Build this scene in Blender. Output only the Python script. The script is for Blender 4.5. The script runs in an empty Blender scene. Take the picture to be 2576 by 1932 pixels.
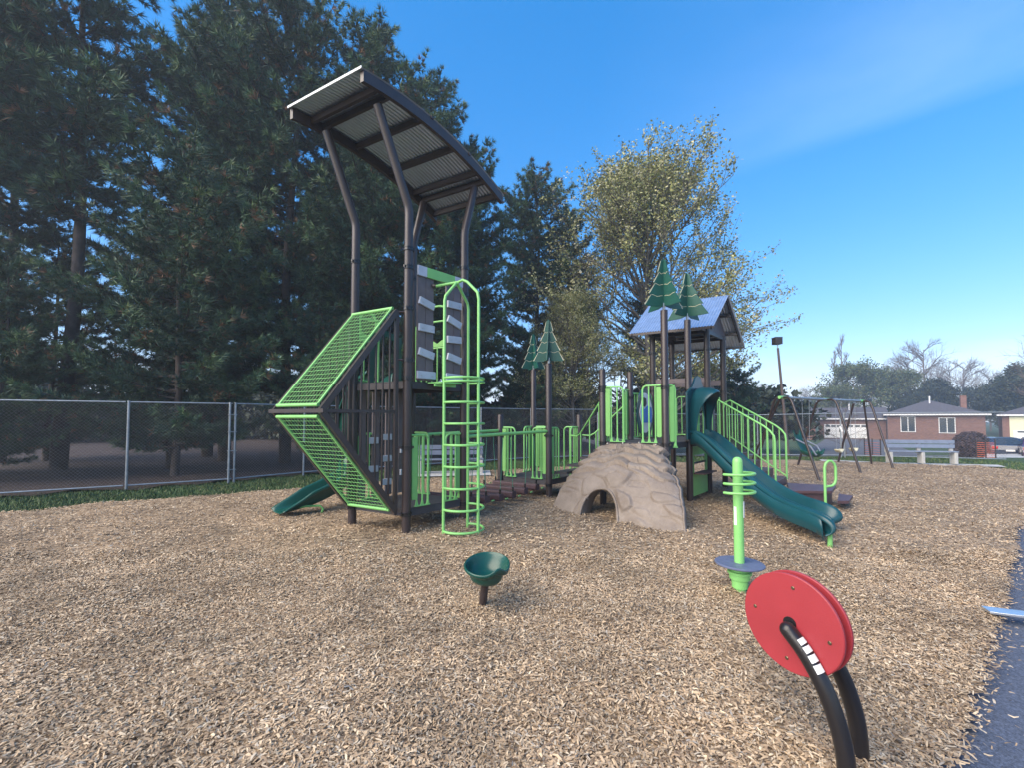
import bpy, math, random
import numpy as np
from mathutils import Vector, noise as mnoise
random.seed(7); rng = np.random.default_rng(7)
R = math.radians
col = bpy.context.scene.collection
scene = bpy.context.scene
V = lambda *a: np.array(a, float)

# ------------------------------------------------------------------ camera, sky, sun, exposure
CAM_H, FOC, PITCH = 1.65, 1100.0, R(2.2)
cam_d = bpy.data.cameras.new("camera"); cam = bpy.data.objects.new("camera", cam_d); col.objects.link(cam)
cam.location = (0, 0, CAM_H); cam.rotation_euler = (R(90) + PITCH, 0, 0)
cam_d.sensor_width = 36; cam_d.lens = FOC / 2576 * 36
cam_d.shift_y = 45.7 / 2576
cam_d.clip_end = 2000; cam_d.clip_start = .05
scene.camera = cam

SUN_EL, SUN_AZ = R(38), R(-125)      # azimuth from +Y (view direction), negative = left
world = bpy.data.worlds.new("World"); scene.world = world; world.use_nodes = True
def build_world():
    nt = world.node_tree; N = nt.nodes; L = nt.links; N.clear()
    out = N.new('ShaderNodeOutputWorld'); bg = N.new('ShaderNodeBackground')
    sky = N.new('ShaderNodeTexSky'); sky.sky_type = 'NISHITA'; sky.sun_disc = False
    sky.sun_elevation = SUN_EL; sky.sun_rotation = SUN_AZ; sky.air_density = 1.0; sky.dust_density = .15; sky.ozone_density = 3.0
    hs = N.new('ShaderNodeHueSaturation'); hs.inputs['Saturation'].default_value = 1.74; hs.inputs['Value'].default_value = 1.0
    gm = N.new('ShaderNodeGamma'); gm.inputs[1].default_value = .66; L.new(sky.outputs[0], gm.inputs[0]); L.new(gm.outputs[0], hs.inputs['Color'])
    tc = N.new('ShaderNodeTexCoord'); sep = N.new('ShaderNodeSeparateXYZ'); L.new(tc.outputs['Generated'], sep.inputs[0])
    # thin streaky cirrus
    dt = N.new('ShaderNodeVectorMath'); dt.operation = 'DOT_PRODUCT'; dt.inputs[1].default_value = (-.296, -.349, .889); L.new(tc.outputs['Generated'], dt.inputs[0])
    ed = N.new('ShaderNodeMapRange'); ed.inputs['From Min'].default_value = -.005; ed.inputs['From Max'].default_value = .02; L.new(dt.outputs['Value'], ed.inputs[0])
    fd = N.new('ShaderNodeMapRange'); fd.inputs['From Min'].default_value = .45; fd.inputs['From Max'].default_value = .08; L.new(dt.outputs['Value'], fd.inputs[0])
    xe = N.new('ShaderNodeMapRange'); xe.inputs['From Min'].default_value = .15; xe.inputs['From Max'].default_value = .6; L.new(sep.outputs['X'], xe.inputs[0])
    mp = N.new('ShaderNodeMapping'); mp.inputs['Rotation'].default_value = (R(18), R(28), R(-20)); mp.inputs['Scale'].default_value = (3, 4.0, 9)
    L.new(tc.outputs['Generated'], mp.inputs[0])
    n1 = N.new('ShaderNodeTexNoise'); n1.inputs['Scale'].default_value = 1.3; n1.inputs['Detail'].default_value = 6; n1.inputs['Roughness'].default_value = .55
    L.new(mp.outputs[0], n1.inputs['Vector'])
    r1 = N.new('ShaderNodeMapRange'); r1.inputs['From Min'].default_value = .25; r1.inputs['From Max'].default_value = .75; r1.inputs['To Min'].default_value = .35; r1.inputs['To Max'].default_value = 1
    L.new(n1.outputs[0], r1.inputs[0])
    pr = r1.outputs[0]
    for q in (ed, fd, xe):
        m_ = N.new('ShaderNodeMath'); m_.operation = 'MULTIPLY'; L.new(pr, m_.inputs[0]); L.new(q.outputs[0], m_.inputs[1]); pr = m_.outputs[0]
    m_ = N.new('ShaderNodeMath'); m_.operation = 'MULTIPLY'; L.new(pr, m_.inputs[0]); m_.inputs[1].default_value = .10; veil = m_.outputs[0]
    # low cumulus bank near the horizon
    mp2 = N.new('ShaderNodeMapping'); mp2.inputs['Scale'].default_value = (3, 3, 14); L.new(tc.outputs['Generated'], mp2.inputs[0])
    n2 = N.new('ShaderNodeTexNoise'); n2.inputs['Scale'].default_value = 1.6; n2.inputs['Detail'].default_value = 5
    L.new(mp2.outputs[0], n2.inputs['Vector'])
    r2 = N.new('ShaderNodeMapRange'); r2.inputs['From Min'].default_value = .48; r2.inputs['From Max'].default_value = .66; r2.inputs['To Max'].default_value = .7; L.new(n2.outputs[0], r2.inputs[0])
    rz = N.new('ShaderNodeMapRange'); rz.inputs['From Min'].default_value = .13; rz.inputs['From Max'].default_value = .05; L.new(sep.outputs['Z'], rz.inputs[0])
    mu = N.new('ShaderNodeMath'); mu.operation = 'MULTIPLY'; L.new(r2.outputs[0], mu.inputs[0]); L.new(rz.outputs[0], mu.inputs[1])
    mx = N.new('ShaderNodeMath'); mx.operation = 'MAXIMUM'; L.new(mu.outputs[0], mx.inputs[0]); L.new(veil, mx.inputs[1])
    mix = N.new('ShaderNodeMix'); mix.data_type = 'RGBA'
    L.new(mx.outputs[0], mix.inputs['Factor']); tn = N.new('ShaderNodeVectorMath'); tn.operation = 'MULTIPLY'; tn.inputs[1].default_value = (1.08, .93, 1.0); L.new(hs.outputs[0], tn.inputs[0]); L.new(tn.outputs[0], mix.inputs['A']); mix.inputs['B'].default_value = (3.6, 4.2, 4.7, 1)
    L.new(mix.outputs['Result'], bg.inputs[0]); bg.inputs[1].default_value = .15
    L.new(bg.outputs[0], out.inputs[0])
build_world()
sun_d = bpy.data.lights.new("sun", 'SUN'); sun = bpy.data.objects.new("sun", sun_d); col.objects.link(sun)
sun_d.energy = 2.5; sun_d.angle = R(65); sun_d.color = (1, .86, .66)
sdir = Vector((math.sin(SUN_AZ) * math.cos(SUN_EL), math.cos(SUN_AZ) * math.cos(SUN_EL), math.sin(SUN_EL)))
sun.rotation_euler = sdir.to_track_quat('Z', 'Y').to_euler()
scene.view_settings.view_transform = 'Standard'; scene.view_settings.look = 'None'; scene.view_settings.gamma = 1
scene.view_settings.exposure = 1.68
scene.cycles.use_denoising = True
scene.cycles.max_bounces = 6; scene.cycles.diffuse_bounces = 3; scene.cycles.glossy_bounces = 3

# ------------------------------------------------------------------ materials
MATS = {}
def mat(name, rgb, rough=.6, metal=0, var=.12, scale=6, bump=0, bscale=40, spec=.5, coat=0, rnd=None, tint=None, detail=4):
    m = bpy.data.materials.new(name); m.use_nodes = True; MATS[name] = m
    nt = m.node_tree; N = nt.nodes; L = nt.links; b = N['Principled BSDF']
    b.inputs['Roughness'].default_value = rough; b.inputs['Metallic'].default_value = metal
    b.inputs['Specular IOR Level'].default_value = spec; b.inputs['Coat Weight'].default_value = coat
    tc = N.new('ShaderNodeTexCoord'); no = N.new('ShaderNodeTexNoise'); no.inputs['Scale'].default_value = scale; no.inputs['Detail'].default_value = detail
    L.new(tc.outputs['Object'], no.inputs['Vector'])
    mr = N.new('ShaderNodeMapRange'); mr.inputs['From Min'].default_value = .3; mr.inputs['From Max'].default_value = .7
    mr.inputs['To Min'].default_value = 1 - var; mr.inputs['To Max'].default_value = 1 + var
    L.new(no.outputs[0], mr.inputs[0])
    mul = N.new('ShaderNodeVectorMath'); mul.operation = 'SCALE'; L.new(mr.outputs[0], mul.inputs['Scale'])
    if rnd or tint:
        cr = N.new('ShaderNodeValToRGB'); pts = rnd or tint
        e = cr.color_ramp.elements
        while len(e) < len(pts): e.new(.5)
        for i, (p, c) in enumerate(pts): e[i].position = p; e[i].color = (*c, 1)
        if rnd:
            g = N.new('ShaderNodeNewGeometry'); L.new(g.outputs['Random Per Island'], cr.inputs[0])
        else:
            a = N.new('ShaderNodeAttribute'); a.attribute_name = 'tint'; L.new(a.outputs['Fac'], cr.inputs[0])
        L.new(cr.outputs[0], mul.inputs[0])
    else: mul.inputs[0].default_value = rgb
    L.new(mul.outputs[0], b.inputs['Base Color'])
    if bump:
        n2 = N.new('ShaderNodeTexNoise'); n2.inputs['Scale'].default_value = bscale; n2.inputs['Detail'].default_value = 5; L.new(tc.outputs['Object'], n2.inputs['Vector'])
        bp = N.new('ShaderNodeBump'); bp.inputs['Strength'].default_value = bump; bp.inputs['Distance'].default_value = .02
        L.new(n2.outputs[0], bp.inputs['Height']); L.new(bp.outputs[0], b.inputs['Normal'])
    return m
BROWN = mat('brown_powder_coat', (.034, .024, .024), .38, var=.15, scale=3, bump=.05, bscale=250)
LIME = mat('lime_powder_coat', (.21, .52, .16), .38, var=.06, bump=.05, bscale=200)
LIMEP = mat('lime_plastic', (.19, .46, .13), .5, var=.05)
TEAL = mat('teal_plastic', (.006, .056, .072), .33, var=.12, scale=2)
GREENP = mat('green_plastic', (.005, .060, .046), .3, var=.12, scale=2)
CUT = mat('cutout_green', (.006, .072, .055), .5, var=.06)
CREAM = mat('cream_line', (.55, .52, .38), .6)
GREYB = mat('grey_board', (.40, .43, .50), .55, var=.08, bump=.05)
PLANK = mat('plank_plastic', (.12, .095, .10), .6, var=.15, scale=8, bump=.15, bscale=60)
DECK = mat('deck_coat', (.055, .05, .055), .7, var=.2, bump=.2, bscale=150)
STEEL = mat('galvanised_sheet', (.34, .40, .52), .34, metal=.85, var=.08, scale=4)
ZINC = mat('galvanised_tube', (.30, .33, .36), .45, metal=.6, var=.15, scale=12)
WIRE = mat('fence_wire', (.20, .20, .21), .6, metal=.3, var=.15)
BLACK = mat('black_powder_coat', (.012, .011, .013), .3, var=.1, bump=.05, bscale=200)
RED = mat('red_panel', (.30, .030, .040), .45, var=.08, scale=4, bump=.04, bscale=120)
WHITE = mat('white_paint', (.72, .72, .72), .5, var=.06)
BRASS = mat('dull_bolt', (.16, .12, .08), .4, metal=.8)
BOLT = mat('bolt_steel', (.45, .43, .40), .35, metal=.9)
MAROON = mat('maroon_coat', (.085, .045, .05), .5, var=.15, bump=.1)
DISC = mat('grey_blue_disc', (.10, .12, .20), .5, var=.12, scale=20)
BLUE = mat('blue_panel', (.02, .16, .6), .4)
BLUEP = mat('slate_plastic', (.14, .17, .24), .45, var=.1)
ROPE = mat('green_cable', (.05, .22, .14), .6)
BARK = mat('pine_bark', (.055, .042, .038), .9, var=.4, scale=5, bump=.8, bscale=14)
GBARK = mat('grey_bark', (.13, .12, .11), .9, var=.35, scale=5, bump=.6, bscale=14)
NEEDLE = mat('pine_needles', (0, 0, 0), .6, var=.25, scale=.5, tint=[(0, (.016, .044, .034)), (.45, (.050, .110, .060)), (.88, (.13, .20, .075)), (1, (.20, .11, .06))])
LEAF = mat('young_leaves', (0, 0, 0), .6, var=.2, scale=.5, tint=[(0, (.11, .13, .035)), (.5, (.25, .26, .09)), (.85, (.40, .38, .20)), (1, (.45, .43, .32))])
FARLEAF = mat('far_leaves', (0, 0, 0), .7, var=.25, scale=.4, tint=[(0, (.03, .05, .022)), (.6, (.07, .10, .035)), (1, (.13, .13, .06))])
DARKLEAF = mat('dark_leaves', (0, 0, 0), .7, var=.25, scale=.4, tint=[(0, (.012, .022, .014)), (1, (.035, .05, .025))])
TWIG = mat('bare_twigs', (.15, .125, .115), .9, var=.2)
ASPH = mat('asphalt', (.09, .11, .16), .85, var=.5, scale=90, bump=.6, bscale=220, detail=8)
ROAD = mat('old_asphalt', (.10, .10, .11), .9, var=.15, scale=1)
CONC = mat('concrete', (.42, .42, .41), .85, var=.12, scale=2, bump=.2, bscale=90)
GLASS = mat('window_glass', (.03, .04, .05), .08, var=.2, spec=.8)
SHING = mat('roof_shingles', (.075, .072, .085), .9, var=.3, scale=6, bump=.3, bscale=20)
VINYL = mat('cream_siding', (.62, .60, .42), .7, var=.04)
GARD = mat('garage_white', (.66, .66, .66), .6, var=.05)
ORANGE = mat('orange_plastic', (.65, .13, .05), .6, var=.1)
SILVER = mat('aluminium', (.6, .62, .65), .35, metal=.85)
TYRE = mat('rubber', (.02, .02, .02), .8)
CARB = mat('dark_blue_car', (.02, .03, .06), .25, coat=.6)
CARP = mat('maroon_car', (.06, .015, .05), .25, coat=.6)
TAIL = mat('tail_lamp', (.5, .02, .02), .25)

def brick_mat():
    m = bpy.data.materials.new('red_brick'); m.use_nodes = True; nt = m.node_tree; N = nt.nodes; L = nt.links; b = N['Principled BSDF']
    tc = N.new('ShaderNodeTexCoord'); mp = N.new('ShaderNodeMapping'); mp.inputs['Rotation'].default_value = (R(90), 0, 0)
    L.new(tc.outputs['Object'], mp.inputs[0])
    br = N.new('ShaderNodeTexBrick'); br.inputs['Scale'].default_value = 2.2; br.inputs['Color1'].default_value = (.14, .066, .052, 1); br.inputs['Color2'].default_value = (.20, .10, .078, 1)
    br.inputs['Mortar'].default_value = (.20, .18, .17, 1); br.inputs['Mortar Size'].default_value = .012
    L.new(mp.outputs[0], br.inputs['Vector']); L.new(br.outputs[0], b.inputs['Base Color']); b.inputs['Roughness'].default_value = .9
    return m
BRICK = brick_mat()

def chip_mats():
    ramp = [(0, (.19, .13, .085)), (.2, (.29, .205, .13)), (.5, (.39, .285, .18)), (.78, (.49, .37, .245)), (.92, (.58, .475, .335)), (1, (.30, .27, .235))]
    m = mat('wood_chips', (0, 0, 0), .8, var=.30, scale=1.3, rnd=ramp, detail=6)
    g = bpy.data.materials.new('mulch'); g.use_nodes = True; nt = g.node_tree; N = nt.nodes; L = nt.links; b = N['Principled BSDF']
    tc = N.new('ShaderNodeTexCoord'); nz = N.new('ShaderNodeTexNoise'); nz.inputs['Scale'].default_value = 9; L.new(tc.outputs['Object'], nz.inputs['Vector'])
    mixv = N.new('ShaderNodeMix'); mixv.data_type = 'VECTOR'; mixv.inputs['Factor'].default_value = .12
    L.new(tc.outputs['Object'], mixv.inputs['A']); L.new(nz.outputs['Color'], mixv.inputs['B'])
    hs = []
    for k, (sx, sy, rot) in enumerate([(60, 22, 20), (24, 64, 65)]):
        mp = N.new('ShaderNodeMapping'); mp.inputs['Scale'].default_value = (sx, sy, 30); mp.inputs['Rotation'].default_value = (0, 0, R(rot)); L.new(mixv.outputs['Result'], mp.inputs[0])
        vo = N.new('ShaderNodeTexVoronoi'); vo.inputs['Scale'].default_value = 1; L.new(mp.outputs[0], vo.inputs['Vector']); hs.append(vo)
    sel = N.new('ShaderNodeTexNoise'); sel.inputs['Scale'].default_value = 26; L.new(tc.outputs['Object'], sel.inputs['Vector'])
    st = N.new('ShaderNodeMath'); st.operation = 'GREATER_THAN'; st.inputs[1].default_value = .5; L.new(sel.outputs[0], st.inputs[0])
    mc = N.new('ShaderNodeMix'); mc.data_type = 'RGBA'; L.new(st.outputs[0], mc.inputs['Factor']); L.new(hs[0].outputs['Color'], mc.inputs['A']); L.new(hs[1].outputs['Color'], mc.inputs['B'])
    sp = N.new('ShaderNodeSeparateColor'); L.new(mc.outputs['Result'], sp.inputs[0])
    cr = N.new('ShaderNodeValToRGB'); e = cr.color_ramp.elements
    pts = [(0, (.12, .085, .055)), (.3, (.24, .17, .11)), (.6, (.33, .24, .155)), (1, (.47, .35, .23))]
    while len(e) < 4: e.new(.5)
    for i, (p, c) in enumerate(pts): e[i].position = p; e[i].color = (*c, 1)
    L.new(sp.outputs[0], cr.inputs[0])
    big = N.new('ShaderNodeTexNoise'); big.inputs['Scale'].default_value = .9; big.inputs['Detail'].default_value = 4; L.new(tc.outputs['Object'], big.inputs['Vector'])
    mr = N.new('ShaderNodeMapRange'); mr.inputs['From Min'].default_value = .3; mr.inputs['From Max'].default_value = .7; mr.inputs['To Min'].default_value = .72; mr.inputs['To Max'].default_value = 1.2; L.new(big.outputs[0], mr.inputs[0])
    sc = N.new('ShaderNodeVectorMath'); sc.operation = 'SCALE'; L.new(cr.outputs[0], sc.inputs[0]); L.new(mr.outputs[0], sc.inputs['Scale']); L.new(sc.outputs[0], b.inputs['Base Color'])
    bp = N.new('ShaderNodeBump'); bp.inputs['Strength'].default_value = .9; bp.inputs['Distance'].default_value = .03
    L.new(sp.outputs[1], bp.inputs['Height']); L.new(bp.outputs[0], b.inputs['Normal']); b.inputs['Roughness'].default_value = .9
    return m, g
CHIP, MULCH = chip_mats()
def noisy_ground(name, c1, c2, scale, bump, bscale):
    m = bpy.data.materials.new(name); m.use_nodes = True; nt = m.node_tree; N = nt.nodes; L = nt.links; b = N['Principled BSDF']; b.inputs['Roughness'].default_value = .95
    tc = N.new('ShaderNodeTexCoord'); a = N.new('ShaderNodeTexNoise'); a.inputs['Scale'].default_value = scale; a.inputs['Detail'].default_value = 8; a.inputs['Roughness'].default_value = .7
    L.new(tc.outputs['Object'], a.inputs['Vector']); cr = N.new('ShaderNodeValToRGB'); cr.color_ramp.elements[0].position = .35; cr.color_ramp.elements[1].position = .68
    cr.color_ramp.elements[0].color = (*c1, 1); cr.color_ramp.elements[1].color = (*c2, 1); L.new(a.outputs[0], cr.inputs[0]); L.new(cr.outputs[0], b.inputs['Base Color'])
    n2 = N.new('ShaderNodeTexNoise'); n2.inputs['Scale'].default_value = bscale; n2.inputs['Detail'].default_value = 6; L.new(tc.outputs['Object'], n2.inputs['Vector'])
    bp = N.new('ShaderNodeBump'); bp.inputs['Strength'].default_value = bump; bp.inputs['Distance'].default_value = .05; L.new(n2.outputs[0], bp.inputs['Height']); L.new(bp.outputs[0], b.inputs['Normal'])
    return m
GRASSG = noisy_ground('lawn', (.022, .045, .014), (.055, .10, .028), 5, .8, 30)
SOIL = noisy_ground('needle_litter', (.022, .014, .014), (.06, .036, .030), 4, .8, 25)
GRASSB = mat('grass_blades', (0, 0, 0), .7, var=.2, scale=1, rnd=[(0, (.03, .065, .015)), (.6, (.06, .12, .03)), (1, (.13, .14, .06))])
def rock_mat():
    m = noisy_ground('rock_plastic', (.17, .135, .11), (.27, .225, .19), 2.5, .25, 45); m.node_tree.nodes['Principled BSDF'].inputs['Roughness'].default_value = .6
    return m
ROCK = rock_mat()

# ------------------------------------------------------------------ mesh helpers
def nrm(v):
    v = np.asarray(v, float); return v / (np.linalg.norm(v) + 1e-12)
class MB:
    def __init__(s): s.v = []; s.f = []; s.n = 0
    def add(s, vs, fs):
        s.v.append(np.asarray(vs, float)); o = s.n
        s.f += [tuple(i + o for i in f) for f in fs]; s.n += len(vs); return s
    def box(s, c, ax, ay, az):          # centre, three half-axis vectors
        c, ax, ay, az = (np.asarray(q, float) for q in (c, ax, ay, az))
        vs = [c + i * ax + j * ay + k * az for k in (-1, 1) for j in (-1, 1) for i in (-1, 1)]
        if np.dot(np.cross(ax, ay), az) < 0: fs = [(0, 1, 3, 2), (4, 6, 7, 5), (0, 4, 5, 1), (2, 3, 7, 6), (0, 2, 6, 4), (1, 5, 7, 3)]
        else: fs = [(0, 2, 3, 1), (4, 5, 7, 6), (0, 1, 5, 4), (2, 6, 7, 3), (0, 4, 6, 2), (1, 3, 7, 5)]
        return s.add(vs, fs)
    def abox(s, x0, x1, y0, y1, z0, z1): return s.box(((x0 + x1) / 2, (y0 + y1) / 2, (z0 + z1) / 2), ((x1 - x0) / 2, 0, 0), (0, (y1 - y0) / 2, 0), (0, 0, (z1 - z0) / 2))
    def beam(s, p0, p1, w, h, up=(0, 0, 1)):
        p0, p1 = np.asarray(p0, float), np.asarray(p1, float); d = nrm(p1 - p0); sd = nrm(np.cross(d, up)); u = np.cross(sd, d)
        return s.box((p0 + p1) / 2, (p1 - p0) / 2, sd * w / 2, u * h / 2)
    def tube(s, pts, r, seg=10, cap=True):
        pts = [np.asarray(p, float) for p in pts]; n = len(pts); rs = r if hasattr(r, '__len__') else [r] * n
        t = [nrm(pts[min(i + 1, n - 1)] - pts[max(i - 1, 0)]) for i in range(n)]
        ref = V(0, 0, 1) if abs(t[0][2]) < .9 else V(1, 0, 0); a = nrm(np.cross(t[0], ref)); vs = []
        for i in range(n):
            a = nrm(a - np.dot(a, t[i]) * t[i]); b = np.cross(t[i], a)
            for k in range(seg):
                q = 2 * math.pi * k / seg; vs.append(pts[i] + rs[i] * (math.cos(q) * a + math.sin(q) * b))
        fs = [(i * seg + k, i * seg + (k + 1) % seg, (i + 1) * seg + (k + 1) % seg, (i + 1) * seg + k) for i in range(n - 1) for k in range(seg)]
        if cap: fs += [tuple(range(seg))[::-1], tuple((n - 1) * seg + k for k in range(seg))]
        return s.add(vs, fs)
    def lathe(s, c, prof, seg=24, axis=(0, 0, 1)):      # prof [(r, h)]
        az = nrm(axis); ref = V(1, 0, 0) if abs(az[0]) < .9 else V(0, 1, 0); ax = nrm(np.cross(ref, az)); ay = np.cross(az, ax); c = np.asarray(c, float); vs = []
        for r, h in prof:
            for k in range(seg):
                q = 2 * math.pi * k / seg; vs.append(c + az * h + r * (math.cos(q) * ax + math.sin(q) * ay))
        n = len(prof)
        fs = [(i * seg + k, i * seg + (k + 1) % seg, (i + 1) * seg + (k + 1) % seg, (i + 1) * seg + k) for i in range(n - 1) for k in range(seg)]
        if prof[0][0] > 1e-5: fs.append(tuple(range(seg))[::-1])
        if prof[-1][0] > 1e-5: fs.append(tuple((n - 1) * seg + k for k in range(seg)))
        return s.add(vs, fs)
    def prism(s, poly, o, ex, ey, th):  # polygon in the plane (o, ex, ey) extruded both ways along the normal
        o, ex, ey = (np.asarray(q, float) for q in (o, ex, ey)); nn = nrm(np.cross(ex, ey)) * th / 2; n = len(poly)
        vs = [o + x * ex + y * ey + nn for x, y in poly] + [o + x * ex + y * ey - nn for x, y in poly]
        fs = [tuple(range(n)), tuple(range(n, 2 * n))[::-1]] + [(i, i + n, (i + 1) % n + n, (i + 1) % n) for i in range(n)]
        return s.add(vs, fs)
    def grid(s, P, close_u=False):      # P[i][j] points
        P = np.asarray(P, float); a, b = P.shape[:2]
        fs = [(i * b + j, i * b + j + 1, (i + 1) * b + j + 1, (i + 1) * b + j) for i in range(a - 1) for j in range(b - 1)]
        return s.add(P.reshape(-1, 3), fs)
    def build(s, name, m, parent=None, smooth=35, bevel=0):
        me = bpy.data.meshes.new(name); me.from_pydata(np.concatenate(s.v).tolist(), [], s.f); me.validate()
        me.materials.append(m)
        if smooth:
            me.polygons.foreach_set('use_smooth', [True] * len(me.polygons)); me.set_sharp_from_angle(angle=R(smooth))
        o = bpy.data.objects.new(name, me); col.objects.link(o)
        if bevel:
            md = o.modifiers.new('bevel', 'BEVEL'); md.width = bevel; md.segments = 2; md.limit_method = 'ANGLE'; md.angle_limit = R(50)
        if parent: attach(o, parent)
        return o
def attach(o, parent):
    o.parent = parent
    root = parent
    M = parent_world(parent); o.matrix_parent_inverse = M.inverted()
def parent_world(o):
    from mathutils import Matrix
    M = o.matrix_basis.copy(); p = o
    while p.parent: M = p.parent.matrix_basis @ p.matrix_parent_inverse @ M if False else (p.parent.matrix_basis @ (p.matrix_parent_inverse @ M)); p = p.parent
    return M
def tag(o, label, cat, group=None):
    o['label'] = label; o['category'] = cat
    if group: o['group'] = group
    return o
def thing(name, label, cat, loc=(0, 0, 0), group=None):
    o = bpy.data.objects.new(name, None); col.objects.link(o); o.location = loc; o.empty_display_size = .2
    return tag(o, label, cat, group)
def struct(o, kind='structure'): o['kind'] = kind; return o
def fast_mesh(name, verts, faces, m, tint=None, parent=None):     # numpy arrays, faces all tris or all quads
    verts = np.asarray(verts, np.float32).reshape(-1, 3); faces = np.asarray(faces, np.int32); k = faces.shape[1]; nf = len(faces)
    me = bpy.data.meshes.new(name); me.vertices.add(len(verts)); me.vertices.foreach_set('co', verts.ravel())
    me.loops.add(nf * k); me.loops.foreach_set('vertex_index', faces.ravel()); me.polygons.add(nf)
    me.polygons.foreach_set('loop_start', np.arange(nf, dtype=np.int32) * k); me.polygons.foreach_set('loop_total', np.full(nf, k, np.int32))
    me.update(calc_edges=True); me.materials.append(m)
    if tint is not None:
        a = me.attributes.new('tint', 'FLOAT', 'POINT'); a.data.foreach_set('value', np.asarray(tint, np.float32))
    o = bpy.data.objects.new(name, me); col.objects.link(o)
    if parent: o.parent = parent
    return o

# ------------------------------------------------------------------ ground
def sstep(t): t = np.clip(t, 0, 1); return t * t * (3 - 2 * t)
def gh(x, y): return -1.15 * sstep((y - 18.5) / 12) * sstep((x - 4) / 6)
FEET = [(-1.50, 6.26), (-2.46, 6.79), (-.778, 7.07), (-1.74, 7.6), (.754, 8.98), (2.77, 7.9), (3.55, 8.77), (4.32, 9.64), (-.27, 3.9), (2.13, 4.15), (1.44, 1.93), (1.63, 2.11), (-.96, 6.19), (-.47, 6.17), (2.44, 6.27), (1.75, 6.9), (.8, 8.0), (1.3, 7.4)]
HOLES = [(4.3, 5.4), (-4.3, 7.2), (1.45, 7.2)]
def bumps(x, y):
    m = 0
    for a, b in FEET: m = m + .035 * np.exp(-((x - a) ** 2 + (y - b) ** 2) / .035)
    for a, b in HOLES: m = m - .05 * np.exp(-((x - a) ** 2 + (y - b) ** 2) / .25)
    return m + .022 * np.sin(x * 1.7 + 1.3 * np.sin(y * .9)) * np.cos(y * 1.45 + .7 * x) + .014 * np.sin(3.9 * x + 2 * y) * np.sin(3.1 * y - 1.2 * x) + .008 * np.sin(9 * x + 3 * np.sin(5 * y)) * np.sin(8 * y)
MP = [(-9.6, 7.3), (-8.6, 8.15), (-7.7, 8.82), (-6.27, 9.7), (-4.6, 10.6), (-2.6, 12.4), (-1, 13.9), (.6, 14.6), (5, 16.2), (10.5, 17.7), (12.4, 17.4), (14, 16.15), (16.4, 15.4), (16.0, 13.6), (14.1, 11.9), (9.3, 7.9), (7.68, 6.67), (5.58, 4.95), (4.14, 3.80), (3.24, 3.03), (2.70, 2.62), (2.18, 2.23), (1.95, 2.05), (1.1, 1.2), (.3, -1.5), (-12, -1.5), (-14, 4.5)]
def inside(x, y, poly=MP):
    x = np.asarray(x); y = np.asarray(y); r = np.zeros(x.shape, bool); n = len(poly)
    for i in range(n):
        x0, y0 = poly[i]; x1, y1 = poly[(i + 1) % n]
        c = ((y0 > y) != (y1 > y)) & (x < (x1 - x0) * (y - y0) / (y1 - y0 + 1e-12) + x0); r ^= c
    return r
def ground_sheet():
    xs = np.concatenate([np.linspace(-300, -60, 8)[:-1], np.linspace(-60, 70, 131), np.linspace(70, 400, 8)[1:]]); ys = np.concatenate([np.linspace(-60, -6, 8)[:-1], np.linspace(-6, 60, 67), np.linspace(60, 600, 14)[1:]])
    X, Y = np.meshgrid(xs, ys); Z = gh(X, Y) - .09; n = len(xs)
    idx = (np.arange(len(ys) - 1)[:, None] * n + np.arange(n - 1)[None]).ravel(); F = np.stack([idx, idx + 1, idx + n + 1, idx + n], 1)
    struct(fast_mesh('ground', np.stack([X, Y, Z], -1), F, GRASSG))
ground_sheet()
def region(name, poly, m, dz, step=.5, bump=False):
    P = np.array(poly); x0, y0 = P.min(0) - step; x1, y1 = P.max(0) + step
    xs = np.arange(x0, x1, step); ys = np.arange(y0, y1, step); X, Y = np.meshgrid(xs, ys)
    cx, cy = (X[:-1, :-1] + step / 2), (Y[:-1, :-1] + step / 2)
    wob = .12 * np.sin(cx * 2.3 + cy) + .08 * np.sin(cy * 5.1 - cx * 3) if bump else 0
    keep = inside(cx + wob, cy + wob, poly); n = len(xs)
    Z = gh(X, Y) + dz + (bumps(X, Y) if bump else 0)
    ii, jj = np.nonzero(keep); a = ii * n + jj; F = np.stack([a, a + 1, a + n + 1, a + n], 1)
    used = np.unique(F); remap = -np.ones(X.size, int); remap[used] = np.arange(len(used))
    o = fast_mesh(name, np.stack([X, Y, Z], -1).reshape(-1, 3)[used], remap[F], m)
    if bump: o.data.polygons.foreach_set('use_smooth', [True] * len(F))
    return struct(o)
region('mulch', MP, MULCH, .0, .07, True)
def flat(name, poly, m, z, kind='structure'):
    b = MB(); b.add([(x, y, z + gh(x, y)) for x, y in poly], [tuple(range(len(poly)))]); o = b.build(name, m, smooth=0); return struct(o, kind)
# fence line (plan) : left fence, then the back fence
FL = [(-13.2, 8.1), (-11.05, 9.35), (-9.2, 10.45), (-7.4, 11.65), (-6.25, 13.1), (-3.6, 15.0), (-1.2, 16.6), (.75, 18.0), (3.6, 19.0), (7.4, 20.0), (11.4, 20.9)]
region('soil', [(-60, 8.0)] + [(x, y + .25) for x, y in FL] + [(12, 60), (-60, 60)], SOIL, -.03, .8)
flat('path', [(.5, .9), (1.5, 1.95), (2.3, 2.55), (2.9, 3.0), (3.85, 3.78), (7.4, 6.7), (9.0, 7.85), (14.2, 11.7), (17.5, 14.6), (21, 13), (10, 3.5), (6, -2), (.2, -2)], ASPH, -.05)

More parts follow.
